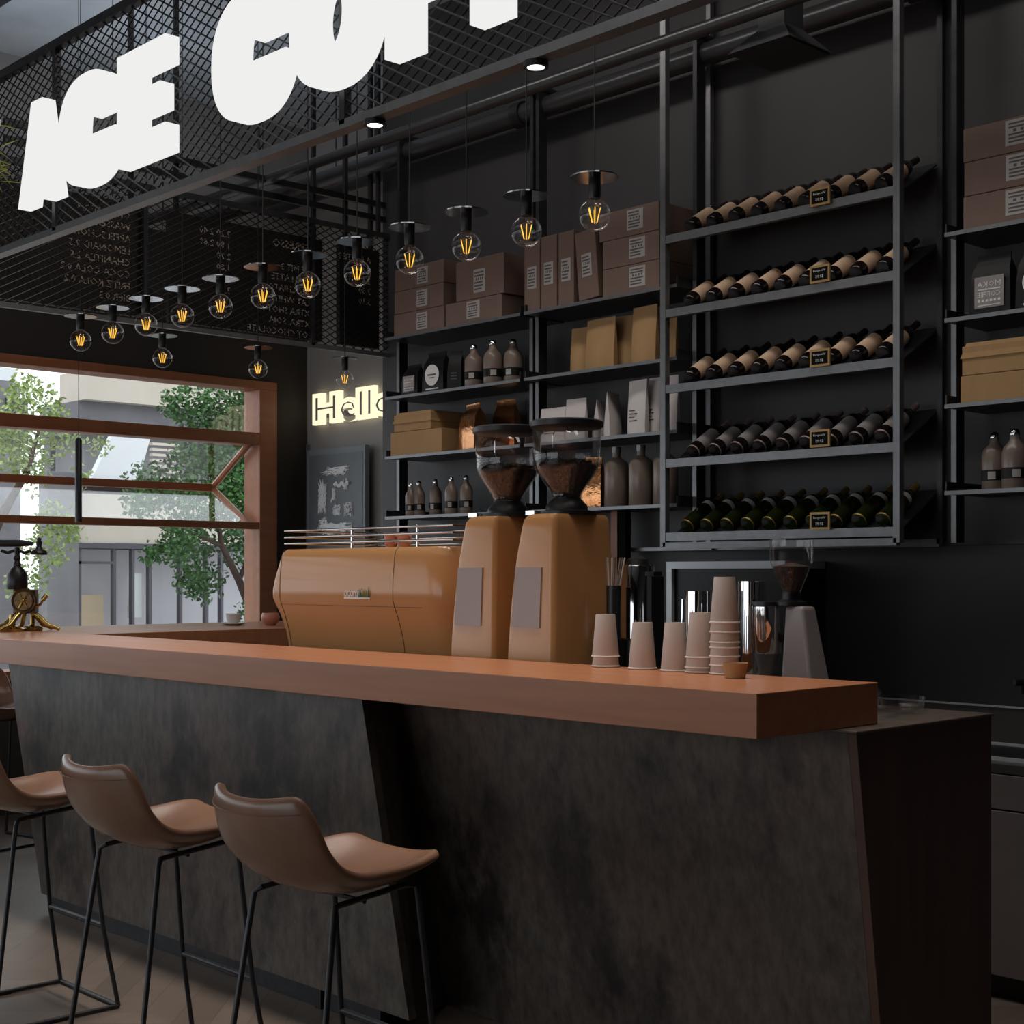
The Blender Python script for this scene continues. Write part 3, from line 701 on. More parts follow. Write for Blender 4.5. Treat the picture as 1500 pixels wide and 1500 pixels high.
for i,(a,c,h,y,rz,l) in enumerate(((793,829,.17,4.93,0,1),(830,859,.20,4.93,0,1),(871,888,.185,4.99,-1.15,0),(889,907,.21,4.96,-1.35,0),(920,950,.25,4.93,-.15,1),(951,969,.26,4.98,.0,1),(971,993,.25,4.92,.1,0))):
    envelope(a,c,h,f'{ORD[i]} white coffee pouch from the left on the third shelf',y,mat='pouch_white',z=ZS[2],rz=rz,wd=.11 if abs(rz)>1 else None,bulge=.033 if abs(rz)>1 else .028,lines=bool(l),name='white_pouch',grp='white coffee pouches')

# ================================================================= RECESS: sign, board
q0=P(462,624,y=YR-.02); q1=P(462,583,y=YR-.02)
ns=thing('neon_sign',(q0.x,YR-.03,q0.z),'glowing cream Hello sign on the grey recess wall','sign')
hh=q1.z-q0.z
fitw=.92
text_obj('glow_lettering','neon',ns,'Hello',offset=.10,extrude=.03,fit=(0,fitw,0,hh*1.12),fn=lambda a,c,d:(a,d*.5,c),res=3)
text_obj('inner_stroke','recess',ns,'Hello',offset=-.02,extrude=.001,fit=(.04,fitw-.04,.03,hh*1.12-.03),fn=lambda a,c,d:(a,-.017-d,c),res=2)
MB().box(.1,fitw-.1,.015,.029,.05,.08).build('bracket','steel_dark',ns)
xa,xb=P(456,700,y=5.9).x,P(541,700,y=5.9).x; zt=P(500,656,y=5.9).z
t=thing('chalkboard',((xa+xb)/2,5.88,1.02),'slate chalkboard with white chalk drawings in the recess','chalkboard')
w_=(xb-xa)/2; hb=zt-1.02
MB().box(-w_,w_,-.015,.02,0,hb).build('frame','boardframe',t); MB().box(-w_+.025,w_-.025,-.017,-.0151,.04,hb-.04).build('slate','board',t)
m=MB()
def scrib(cx,cz,rx,rz_,n,r=.0022,seed=1):
    rnd=random.Random(seed); pts=[(cx+rnd.uniform(-rx,rx),-.0195,cz+rnd.uniform(-rz_,rz_)) for _ in range(n)]; m.tube(pts,r,4)
for k,(cx,cz,rx,rz_,n) in enumerate(((.0,.96,.16,.035,26),(-.14,.80,.05,.12,40),(-.02,.80,.03,.05,14),(.12,.87,.03,.05,10),(.02,.70,.05,.04,24),(.15,.70,.05,.05,20),(.0,.58,.2,.04,60),(-.12,.62,.06,.05,18))):
    scrib(cx,cz+.13,rx,rz_,n*2,.0026,seed=k)
m.tube([(0.0+.02*k,-.0195,1.0+.014*math.sin(k*1.9)) for k in range(9)],.014,6)
m.build('chalk_drawing','chalk',t)
for zz in (0,): MB().box(-.02,.02,.02,.05,0,.3).build('rear_leg','boardframe',t)
MB().box(-w_,w_,-.015,.05,-1.02,-.98).build('base_bar','boardframe',t)
for xx in (-w_+.02,w_-.02): MB().box(xx-.02,xx+.02,-.01,.015,-.98,0).build('leg','boardframe',t)

# ================================================================= BAR
YC=2.69; YCB=3.19; HT=1.15; HB=1.045
bt_=thing('wooden_bar_top',(-2.015,YC,HB),'thick orange brown wooden bar top turning a corner toward the window','counter top')
m=MB()
poly=[(0,0),(0,YCB-YC),(-6.13+2.015,YCB-YC),(-6.13+2.015,5.1-YC),(-7.15+2.015,5.1-YC),(-7.15+2.015,0)]
m.prism(poly,lambda a,c,d:(a,c,d),0.0005,HT-HB); m.build('slab','counter',bt_,bevel=.002)
bar=thing('bar_counter',(-1.96,3.01,0),'dark rust stone bar body with slanted panels under the wooden top','bar')
OX,OY=-1.96,3.01
def bq(name,mat,TL,TR,BR,BL,th=.03,dirv=(0,1,0)):
    d=Vector(dirv)*th; L=[Vector(v)-Vector((OX,OY,0)) for v in (BL,BR,TR,TL)]
    # outer ring first, inner shifted
    MB().hexa([L[0],L[1],L[1]+d,L[0]+d,L[3],L[2],L[2]+d,L[3]+d]).build(name,mat,bar)
ZP=.07; HP=HB-.008
bq('front_panel','stone',(-6.17,2.82,HP),(-5.06,2.82,HP),(-4.82,2.82,ZP),(-5.85,2.82,ZP))
bq('front_panel','stone',(-5.059,2.82,HP),(-3.645,2.82,HP),(-3.41,2.82,ZP),(-4.819,2.82,ZP))
bq('return_panel','stone',(-3.645,2.851,HP),(-3.725,3.01,HP),(-3.63,3.16,0.002),(-3.415,2.851,ZP),th=.02,dirv=(-1,0,0))
bq('front_panel','stone',(-3.73,3.01,HP),(-1.985,3.01,HP),(-1.985,3.16,0.002),(-3.645,3.16,0.002))
bq('end_panel','endwood',(-1.96,3.01,HP),(-1.96,3.66,HP),(-1.96,3.66,0.002),(-1.96,3.16,0.002),th=.024,dirv=(-1,0,0))
MB().box(-3.9,-.03,.19,.64,.0,HP-.001).build('carcass','black',bar)
MB().box(-3.9,-1.9,.03,.19,.08,HP-.001).build('carcass','black',bar)
MB().prism([(-4.19,-.18),(-1.69,-.18),(-1.775,-.005),(.004,-.005),(.004,.66),(-4.19,.66)],lambda a,c,d:(a,c,d),HP,HB).build('stone_worktop','stone',bar,bevel=.003)
MB().box(-3.86,-1.62,-.165,-.14,.001,ZP+.02).build('toe_kick','steel_dark',bar)
q=P(467,1460,y=2.83); MB().box(q.x-OX-.02,q.x-OX+.01,-.18,-.166,.001,.069).build('foot','black',bar)
MB().box(-7.1+1.96+.0,-7.05+1.96,1.95,2.05,0.001,HB).build('support_post','steel_dark',bar)
MB().box(-6.25+1.96,-6.2+1.96,1.95,2.05,0.001,HB).build('support_post','steel_dark',bar)

# ---- espresso machine
YM=3.32; XM0=-4.775; XM1=-3.755
em=thing('espresso_machine',(XM0,YM,HB),'big glossy tan espresso machine with chrome cup rails on the bar','coffee machine')
def mz(py,px=400): 
    return P(px,py,y=YM-.05).z-HB
prof=[(0,.0),(0,.105),(-.010,.16),(-.032,.225),(-.047,.262),(-.054,.285),(-.055,.315),(-.054,.36),(-.046,.44),(-.04,.462),(-.028,.474)]
xoff=[0,0,-.004,-.014,-.024,-.029,-.029,-.015,.014,.022,.032]
Lm=XM1-XM0
m=MB(); rows=[]
for (dy,z),xo in zip(prof,xoff):
    x0_,x1_,y0_,y1_=xo,Lm-xo*.5,dy,.50; ring=[]
    for cxx,cyy,a0,r in ((x0_+.03,y0_+.03,PI,.03),(x1_-.11,y0_+.11,1.5*PI,.11),(x1_-.04,y1_-.04,0,.04),(x0_+.03,y1_-.03,.5*PI,.03)):
        for q_ in range(8): a_=a0+q_*PI/14; ring.append(m.b.verts.new((cxx+r*math.cos(a_),cyy+r*math.sin(a_),z)))
    rows.append(ring)
n_=len(rows[0])
for A,B in zip(rows,rows[1:]):
    for j in range(n_): m.b.faces.new((A[j],A[(j+1)%n_],B[(j+1)%n_],B[j]))
m.b.faces.new(rows[0][::-1]); m.b.faces.new(rows[-1]); m.build('body','tan',em,smooth=True,angle=40)
for px_ in (427,593):
    xx=X(px_,YM)-XM0
    m=MB(); m.tube([(xx,a-.0008,c) for a,c in prof],.0011,5); m.build('panel_seam','seam',em)
MB().box(.03,Lm-.13,-.0475,-.0455,.2595,.2615).build('trim_line','seam',em)
for k,zz in enumerate((.497,.522,.547)):
    m=MB(); m.tube([(-.005,.0,zz),(-.005,.47,zz),(Lm-.02,.47,zz),(Lm-.02,.0,zz),(-.005,-.0,zz)],.0045,10); m.build('cup_rail','chrome',em,smooth=True)
for xx in (.42,.80): MB().tube([(xx,.0065,.474),(xx,.0065,.553)],.0055,10).build('rail_post','chrome',em,smooth=True)
# badge: white letters with green blades
bd=MB().box(0,.155,-.001,.001,-.003,.003).build('badge','white',em,loc=(X(503,YM-.06)-XM0,-.057,.290))
text_obj('lettering','white',bd,'OCOIYSM',offset=.01,extrude=.001,fit=(0,.105,.004,.028),fn=lambda a,c,d:(a,d,c),res=2)
m=MB()
for k in range(9): m.tube([(.09+.008*k,-.002,.003),(.088+.0085*k+random.uniform(-.004,.004),-.003,.03+random.uniform(0,.02))],[.0022,.0006],5)
m.build('green_blades','leaf',bd)
# cups on the machine
cp=None
for k,(px,py,lab) in enumerate(((573,783,'peach cup standing on the espresso machine, the left one'),(587,783,'peach cup standing on the espresso machine, the right one'))):
    x=X(px,3.6); 
    if cp is None:
        cp=thing('espresso_cup',(x,3.6,HB+.474),lab,'cup','peach cups on the espresso machine')
        MB().lathe([(0,0),(.02,0),(.028,.02),(.031,.06),(.029,.06),(.026,.02),(.018,.005),(0,.005)],24).build('cup_body','pink',cp,smooth=True)
        MB().tube([(.03,0,.048),(.043,0,.045),(.045,0,.03),(.028,0,.02)],.003,8).build('handle','pink',cp,smooth=True); o=cp; tcp=treeof(cp)
    else: o=dup(cp,(x,3.62,HB+.474),tree=tcp)
    o['label']=lab; o.scale=(.9,.9,1.1)
    o.location.x=X(px,3.6)
# ---- tan grinders
def grinder(loc,label,body,sc=1,plate=True,cls='tan coffee grinders on the bar'):
    t=thing('coffee_grinder',loc,label,'coffee grinder',cls)
    w,d,h=.222,.315,.570
    # tapered rounded body
    m=MB(); rows=[]
    for f_,k in [(0,0),(.25,.12),(.5,.30),(.75,.55),(.92,.80),(.97,.90),(.99,1.05),(1,1.25)]:
        z=h*f_; x0=0+.072*k**1.2; x1=w+.025; y0=.0+.02*k; y1=d-.03*k; x1=w-.0-.0*k
        x1=w-.012*k
        r=.022
        ring=[]
        for cxx,cyy,a0 in ((x0+r,y0+r,PI),(x1-r,y0+r,1.5*PI),(x1-r,y1-r,0),(x0+r,y1-r,.5*PI)):
            for q in range(5): a=a0+q*PI/8; ring.append(m.b.verts.new((cxx+r*math.cos(a),cyy+r*math.sin(a),z)))
        rows.append(ring)
    n=len(rows[0])
    for A,B in zip(rows,rows[1:]):
        for j in range(n): m.b.faces.new((A[j],A[(j+1)%n],B[(j+1)%n],B[j]))
    m.b.faces.new(rows[0][::-1]); m.b.faces.new(rows[-1]); m.build('body',body,t,smooth=True,angle=35)
    cx,cy=.135,.155
    if plate:
        a0,a1=h*.36,h*.70
        fx=lambda z:.072*((z/h)*.9)**1.2
        MB().hexa([(.035,-.001,a0),(.165,-.001,a0),(.165,.004,a0),(.035,.004,a0),(.05,.004,a1),(.168,.004,a1),(.168,.015,a1),(.05,.015,a1)]).build('grey_plate','greylabel',t)
    MB().lathe([(0,h-.002),(.098,h-.002),(.098,h+.012),(.07,h+.016),(.068,h+.03),(.05,h+.05),(.045,h+.055),(0,h+.055)],32,(cx,cy,0)).build('collar','black',t,smooth=True)
    MB().box(cx-.09,cx-.05,cy-.10,cy-.085,h+.0,h+.014).build('gate_tab','chrome',t)
    g=MB().lathe([(.045,h+.05),(.052,h+.075),(.098,h+.145),(.106,h+.165),(.112,h+.285)],40,(cx,cy,0)).build('hopper','glass_h',t,smooth=True,angle=60,solid=.003)
    MB().lathe([(0,h+.283),(.114,h+.283),(.120,h+.287),(.120,h+.303),(.112,h+.308),(0,h+.309)],40,(cx,cy,0)).build('lid','black',t,smooth=True)
    m=MB(); m.lathe([(0,h+.056),(.042,h+.056),(.049,h+.076),(.094,h+.145),(.10,h+.16),(.08,h+.168),(.04,h+.172),(0,h+.175)],40,(cx,cy,0))
    m.build('coffee_beans','beans',t,smooth=True)
    m=MB()
    rr=random.Random(3)
    for _ in range(90):
        a=rr.uniform(0,2*PI); q=.092*rr.random()**.5; m.sphere((cx+q*math.cos(a),cy+q*math.sin(a),h+.17+rr.uniform(-.004,.006)),.0075,8,5,(1,.7,.6))
    m.build('loose_beans','beans',t,smooth=True)['kind']='stuff'
    m=MB(); m.tube([(cx-.02,cy-.03,h+.28),(cx-.028,cy-.035,h+.26),(cx-.028,cy-.035,h+.22),(cx-.015,cy-.03,h+.19),(cx,cy-.02,h+.182)],.0014,6); m.build('wire_clip','chrome',t)
    t.scale=(sc,sc,sc); return t
grinder((X(738,3.26),3.26,HB),'tan coffee grinder on the right, nearest the paper cups','tan',1.0)
grinder((X(655,3.26),3.26,HB),'tan coffee grinder on the left, next to the espresso machine','tan',1.0).scale=(1.02,1.0,1.0)
# ---- pale small grinder behind the cups
t=thing('dosing_grinder',(X(1141,3.42),3.42,HB),'pale grey coffee grinder with a metal dosing chamber right of the cups','coffee grinder')
m=MB(); m.hexa([(0,0,0),(.13,0,0),(.13,.12,0),(0,.12,0),(.012,.015,.24),(.08,.015,.24),(.08,.085,.24),(.012,.085,.24)]); m.build('body','white_body',t,bevel=.01)
MB().lathe([(0,.242),(.05,.242),(.05,.25),(.03,.256),(.028,.275),(0,.275)],24,(.012,.05,0)).build('collar','black',t,smooth=True)
MB().lathe([(.028,.27),(.034,.285),(.064,.34),(.068,.35),(.07,.40)],32,(.012,.05,0)).build('hopper','glass_h',t,smooth=True)
MB().lathe([(0,.276),(.026,.276),(.032,.288),(.058,.335),(0,.345)],32,(.012,.05,0)).build('coffee_beans','beans',t,smooth=True)
MB().lathe([(0,.24),(.052,.24),(.052,.25),(0,.25)],28,(-.065,.03,0)).build('dosing_ring','black',t,smooth=True)
MB().lathe([(0,.238),(.046,.238),(.046,.13),(.040,.12),(0,.12)],28,(-.065,.03,0)).build('dosing_chamber','chrome',t,smooth=True)
MB().lathe([(.044,.128),(.014,.035),(.01,.02),(0,.02)],20,(-.065,.03,0)).build('spout_cone','steel_grey',t,smooth=True)
MB().box(-.075,.02,.045,.06,.15,.17).build('bracket','black',t); t.scale=(.9,.9,1.19)
# ---- black and chrome brewer, jug, frame cabinet
x=X(933,3.9)
BT=.79
t=thing('chrome_urn',(X(934,3.55),3.55,HB),'tall chrome urn with a black domed lid behind the paper cups','urn')
MB().lathe([(0,.17),(.055,.17),(.055,.40),(.052,.407),(0,.407)],36).build('cylinder','chrome',t,smooth=True)
MB().lathe([(0,.408),(.040,.408),(.035,.425),(.014,.434),(0,.434)],28).build('lid','black',t,smooth=True)
MB().lathe([(0,0),(.062,0),(.062,.165),(0,.165)],28).build('base','black',t,smooth=True)
MB().box(.066,.085,-.03,.03,0,.37).build('back_column','black',t); MB().box(.042,.085,-.02,.02,.371,.385).build('top_arm','black',t)
t=thing('steel_jug',(X(1022,3.5),3.5,HB),'small chrome milk jug half hidden behind the paper cups','jug')
MB().lathe([(0,0),(.034,0),(.037,.01),(.037,.20),(.0365,.325),(.035,.325),(.0355,.20),(.034,.012),(0,.01)],28).build('jug_body','chrome',t,smooth=True)
MB().tube([(-.036,0,.30),(-.06,0,.30),(-.062,0,.2),(-.036,0,.18)],.004,8).build('handle','chrome',t,smooth=True)
t=thing('steel_jug',(X(1101,3.62),3.62,HB),'chrome jug standing behind the pale grinder','jug')
MB().lathe([(0,0),(.04,0),(.043,.01),(.042,.15),(.042,.355),(.0405,.355),(.0405,.15),(.041,.012),(0,.01)],28).build('jug_body','chrome',t,smooth=True)
MB().tube([(.04,.0,.2),(.062,0,.19),(.062,0,.1),(.041,0,.08)],.004,8).build('handle','chrome',t,smooth=True)
t=thing('stir_stick_holder',(X(899,3.45),3.45,HB),'dark holder of brown stir sticks behind the right tan grinder','stick holder')
MB().lathe([(0,0),(.022,0),(.024,.34),(.022,.34),(.020,.004),(0,.004)],20).build('holder','black',t,smooth=True)
for k in range(7):
    a=k*.9; MB().tube([(.008*math.cos(a),.008*math.sin(a),.01),(.018*math.cos(a),.018*math.sin(a),.33),(.03*math.cos(a)+.008,.03*math.sin(a),.43)],.0028,6).build('stir_stick','cup' if k%2 else 'ceramic',t)
# black cabinet with a bright steel edge on the back bench
xa=X(976,5.0); xb=X(1172,5.0)
xa=X(976,4.86)
t=thing('steel_edged_cabinet',(xa,4.86,.79),'black open cabinet with a bright steel edge on the back bench','cabinet')
zt=Z(976,823,4.86)-.79; wd=X(1150,4.86)-X(976,4.86)
m=MB(); m.box(0,wd,.02,.26,0,zt-.03); m.build('carcass','black',t)
m=MB(); m.box(0,wd,0,.28,zt-.03,zt); m.build('top_edge','light_edge',t); m=MB(); m.box(0,.03,0,.019,0,zt-.031); m.build('side_edge','light_edge',t)

t=thing('leaning_board',(X(900,5.05),5.05,.79),'narrow dark board with a brown wooden edge leaning behind the right tan grinder','board')
MB().box(.04,.085,-.02,.02,.0005,.98).build('dark_panel','matte',t); MB().box(0,.0395,-.025,.02,.0005,.98).build('wooden_edge','frame',t)
# ---- back bench with sink
bn=thing('back_bench',(-6.0,4.52,0),'long grey workbench with cabinets along the back wall','bench')
BL_=8.9
MB().box(0,BL_,.0,.62,.76,.79).build('worktop','bench',bn); MB().box(0,BL_,.602,.62,.7905,.92).build('splashback','bench',bn)
MB().box(0,BL_,.596,.62,.9205,.926).build('splashback_edge','light_edge',bn)
MB().box(0,BL_,.05,.6,.0,.08).build('plinth','black',bn)
for k in range(9):
    x0=k*.98+.0; c=MB().box(x0+.003,x0+.977,.02,.6,.0805,.759).build('cabinet_body','steel_light',bn)
    MB().box(x0+.003,x0+.977,.0,.0195,.64,.755).build('drawer_front','steel_light',bn,bevel=.002)
    MB().box(x0+.003,x0+.977,.0,.0195,.085,.634).build('cabinet_door','steel_light',bn,bevel=.002)
sx=X(1395,4.75)
sk=thing('sink',(sx,4.6,.79),'steel sink with a raised rim set in the back bench','sink')
m=MB(); m.box(0,.9,.0,.012,.0,.012); m.box(0,.9,.40,.412,0,.012); m.box(0,.012,.0125,.3995,0,.012); m.box(.888,.9,.0125,.3995,0,.012); m.build('rim','light_edge',sk)
MB().box(.013,.887,.013,.399,.0005,.003).build('basin','black',sk)
q=P(1486,1000,y=4.85)
fc=thing('faucet',(q.x+.16,5.06,.79),'dark faucet on the back bench at the right picture edge','faucet')
hz=q.z-.79
m=MB(); m.tube([(0,0,0),(0,0,hz+.0)],.014,12); m.build('stem','black',fc,smooth=True)
m=MB(); m.tube([(0,0,hz),(-.16,-.21,hz)],.012,12); m.build('spout','black',fc,smooth=True)
m=MB(); m.tube([(-.14,-.185,hz),(-.14,-.185,hz-.04)],.01,12); m.build('nozzle','black',fc,smooth=True)

# ---- paper cups
def cup_mesh(mb,z0,h=.118,r0=.0285,r1=.0395):
    # upside-down cup: rim at the bottom
    mb.lathe([(r1-.001,z0),(r1+.0022,z0),(r1+.0022,z0+.004),(r1,z0+.005),(r0,z0+h),(r0-.002,z0+h),(r0-.003,z0+h-.006),(0,z0+h-.006)],32)
c1=None
def cup(x,y,z,label,grp):
    global c1,tc1
    if c1 is None:
        c1=thing('paper_cup',(x,y,z),label,'cup',grp); m=MB(); m.lathe([(.0285,.126),(.0267,.126),(.026,.120),(0,.120)],32); m.build('cup_bottom','cup',c1,smooth=True)
        m=MB(); m.lathe([(.0375,.0005),(.0395,.0045),(.0285,.126)],32); m.build('cup_wall','cup',c1,smooth=True)
        m=MB(); m.tube([(.0398*math.cos(a),.0398*math.sin(a),.0028) for a in [i*2*PI/32 for i in range(32)]],.0027,8,closed=True); m.build('rim','cup',c1,smooth=True)
        o=c1; tc1=treeof(c1)
    else: o=dup(c1,(x,y,z),tree=tc1,label=label,group=grp)
    return o
yc=3.148
def cx_(px): return X(px,yc)
HC=HT+.0005
g='upside-down paper cups on the bar'
cup(cx_(887),yc,HC,'lower paper cup of the pair beside the right tan grinder',g)
cup(cx_(887),yc,HC+.028,'upper paper cup of the pair beside the right tan grinder',g)
cup(cx_(941),yc,HC,'single upside-down paper cup, second from the tan grinder',g).scale=(1,1,1.06)
cup(cx_(990),yc-.004,HC,'single upside-down paper cup, third from the tan grinder',g).scale=(1,1,1.08)
for k,dz in enumerate((0,.012,.040)): cup(cx_(1026),yc-.002,HC+dz,f'{("bottom","middle","top")[k]} paper cup of the short stack of three before the tall stack',g)
st=(0,.022,.046,.070,.084,.112,.138)
for k,dz in enumerate(st): cup(cx_(1059),yc+.035 if False else yc-.0,HC+dz,f'{("bottom","second","third","fourth","fifth","sixth","top")[k]} paper cup counted upward in the tallest stack',g).location.x=cx_(1026)+.0835
q=P(1077,988,z=HT)
t=thing('kraft_bowl',(X(1077,3.05),3.05,HC),'small round kraft paper bowl in front of the tallest cup stack','bowl')
MB().lathe([(0,.001),(.026,0),(.034,.04),(.032,.04),(.025,.003),(0,.003)],32).build('bowl','kraft',t,smooth=True)
# ---- glass dish at the bar end
q=P(1318,1040,z=HB)
t=thing('glass_dish',(q.x-.01,q.y+.03,HB),'shallow clear glass dish on the dark stone end of the bar','dish')
MB().lathe([(0,.004),(.05,.002),(.058,.008),(.064,.034),(.061,.035),(.055,.012),(.048,.008),(0,.008)],40).build('dish','glass_h',t,smooth=True)
MB().sphere((-.075,-.01,.045),.011,12,8).build('crystal_knob','glass_h',t,smooth=True)
MB().tube([(-.075,-.01,.0),(-.075,-.01,.036)],.004,8).build('knob_stem','chrome',t,smooth=True)
# ---- cup and saucer + bowl at the window leg
q=P(342,916,z=HT)
t=thing('teacup',(q.x,q.y,HT+.0005),'white teacup on a saucer on the bar top before the window','cup')
MB().lathe([(0,0),(.035,0),(.07,.012),(.069,.014),(.03,.004),(0,.004)],32).build('saucer','porcelain',t,smooth=True)
MB().lathe([(0,.005),(.022,.005),(.035,.025),(.042,.062),(.040,.062),(.033,.026),(.02,.01),(0,.01)],32).build('cup_body','porcelain',t,smooth=True)
MB().tube([(-.038,0,.05),(-.058,0,.048),(-.058,0,.026),(-.034,0,.022)],.004,8).build('handle','porcelain',t,smooth=True)
q=P(396,916,z=HT)
t=thing('pink_bowl',(q.x,q.y,HT+.0005),'small glazed pink bowl beside the white teacup','bowl')
MB().lathe([(0,0),(.025,0),(.045,.02),(.05,.045),(.042,.066),(.038,.066),(.045,.045),(.04,.022),(0,.005)],32).build('bowl','pink',t,smooth=True)
MB().lathe([(0,.05),(.043,.05),(0,.052)],24).build('filling','porcelain',t,smooth=True)

# ================================================================= ANTIQUE TELEPHONE
q=P(30,925,z=HT)
ph=thing('antique_telephone',(q.x,q.y+.03,HT+.0005),'ornate antique telephone of brass and black metal at the left bar corner','telephone',rz=PI/2-TH)
def PH(u,v): return (u,0,v) # u along view right in metres, v up
# local x = image right
s=1/305.
def pp(px,py): return ((px-30)*s,0,(925-py)*s)
m=MB()
for a in (0,2.1,4.2,1.05,3.4):
    ca,sa=math.cos(a),math.sin(a)
    m.tube([(.02*ca,.02*sa,.10),(.06*ca,.06*sa,.07),(.10*ca,.10*sa,.03),(.14*ca,.14*sa,.018),(.158*ca,.158*sa,.009)],[.010,.012,.012,.010,.009],10)
m.build('splayed_feet','brass',ph,smooth=True)
MB().lathe([(0,.0),(.055,0),(.06,.012),(.045,.022),(.02,.03),(.012,.05),(.012,.08),(0,.08)],28,(-.06,-.03,0)).build('bell','brass',ph,smooth=True)
MB().lathe([(0,.0),(.045,0),(.05,.012),(.035,.022),(.012,.03),(.01,.08),(0,.08)],28,(.012,.05,0)).build('bell','brass',ph,smooth=True)
T=Matrix.Translation((0,-.035,.145))@Matrix.Rotation(PI/2,4,'X')
MB().lathe([(0,-.012),(.058,-.012),(.062,0),(.058,.010),(.048,.006),(.044,.012),(0,.012)],36,mat=T).build('dial','bronze',ph,smooth=True)
m=MB()
for k in range(6):
    a=k*PI/3; m.tube([(0,-.052,.145),(.04*math.cos(a),-.05,.145+.04*math.sin(a))],.004,6)
m.sphere((0,-.053,.145),.01,12,8); m.build('dial_spokes','brass',ph,smooth=True)
MB().box(-.055,.05,-.03,.03,.085,.20,bev=.006).build('housing','bronze',ph)
MB().lathe([(0,.2),(.045,.2),(.05,.215),(.048,.27),(.03,.30),(.018,.31),(.02,.32),(.012,.335),(.018,.35),(.011,.365),(.014,.38),(.012,.40),(0,.40)],28,(-.045,0,0)).build('stem','black',ph,smooth=True)
m=MB(); m.tube([(-.12,0,.385),(-.09,0,.375),(-.045,0,.39),(-.01,0,.375),(.02,0,.385)],.008,8); m.build('cradle','black',ph,smooth=True)
m=MB(); m.tube([(-.2,0,.42),(-.02,0,.42),(.0,0,.42),(.03,0,.418)],[.017,.017,.013,.010],14); 
m.lathe([(0,.0),(.036,0),(.040,.01),(.034,.02),(.018,.028),(.012,.04),(.014,.06),(.010,.07),(.012,.078),(0,.085)],24,(.06,0,.365)); m.build('handset','black',ph,smooth=True)
m=MB(); m.tube([(.04,-.02,.11),(.075,-.02,.13),(.085,-.02,.15)],.006,8); m.tube([(.085,-.02,.15),(.105,-.02,.175)],.011,10); m.build('crank','brass',ph,smooth=True)

# ================================================================= STOOLS
def stool(loc,label,rz=0):
    t=thing('bar_stool',loc,label,'bar stool','tan leather bar stools',rz=rz)
    prof=[(-.290,.908,.165,.03),(-.300,.888,.190,.048),(-.290,.84,.212,.055),(-.268,.79,.222,.06),(-.235,.745,.226,.06),(-.19,.705,.226,.055),(-.13,.678,.226,.05),(-.06,.668,.224,.048),(.01,.672,.222,.045),(.07,.688,.216,.036),(.12,.708,.205,.026),(.155,.722,.185,.016),(.172,.722,.16,.010)]
    m=MB(); rows=[]; NU=12
    for i,(y,z,w,cu) in enumerate(prof):
        y+=.035; z-=.006
        # direction of curl: back -> forward(+y), seat -> up
        k=i/(len(prof)-1); a=min(1,max(0,(k-.15)/.45)); row=[]
        for j in range(NU+1):
            u=-1+2*j/NU; c=cu*abs(u)**2.6
            row.append(m.b.verts.new((w*u*(1-.03*abs(u)),y+c*1.2*(1-a)+ (0.0),z+c*a*1.3+(.018*abs(u)**2 if i<3 else 0))))
        rows.append(row)
    for A,B in zip(rows,rows[1:]):
        for j in range(NU): m.b.faces.new((A[j],A[j+1],B[j+1],B[j]))
    m.build('seat_shell','leather',t,smooth=True,angle=180,solid=.028,subd=2)
    # piping near the back's upper edge
    m=MB(); m.tube([(.182*u,-.285+.06*abs(u)**2.6,.868+.010*abs(u)**2) for u in [-1+2*i/16 for i in range(17)]],.0016,6); m.build('stitching','stitch',t,smooth=True)
    r=.0075
    for sx_ in (-1,1):
        MB().tube([(sx_*.15,-.105,.647),(sx_*.15,.10,.668),(sx_*.17,.125,.664),(sx_*.187,.165,.275),(sx_*.203,.212,r+.001)],r,10).build('leg','steel_dark',t,smooth=True)
        MB().tube([(sx_*.15,-.105,.647),(sx_*.165,-.12,.635),(sx_*.203,-.212,r+.001)],r,10).build('leg','steel_dark',t,smooth=True)
        MB().tube([(sx_*.203,-.212,r+.001),(sx_*.203,.212,r+.001)],r,10).build('floor_bar','steel_dark',t,smooth=True)
        MB().box(sx_*.203-.009,sx_*.203+.009,-.05,.03,.0008,.005).build('glide','black',t)
    MB().tube([(-.203,.212,r+.001),(.203,.212,r+.001)],r,10).build('floor_bar','steel_dark',t,smooth=True)
    MB().tube([(-.188,.165,.278),(.188,.165,.278)],r,10).build('footrest','steel_dark',t,smooth=True)
    MB().tube([(-.15,-.02,.646),(.15,-.02,.646)],.006,8).build('cross_bar','steel_dark',t)
    return t
s0=stool((-2.89,2.15,0),'tan leather bar stool nearest the camera, in front of the dark slanted panel'); ts=treeof(s0)
dup(s0,(-3.68,2.15,0),tree=ts,label='tan leather bar stool between two other stools, second from the right')
dup(s0,(-4.55,2.15,0),tree=ts,label='tan leather bar stool at the left picture edge, its back cut off')
dup(s0,(-7.45,3.35,0),rz=-PI/2+.2,tree=ts,label='tan leather bar stool half hidden behind the left end of the bar')

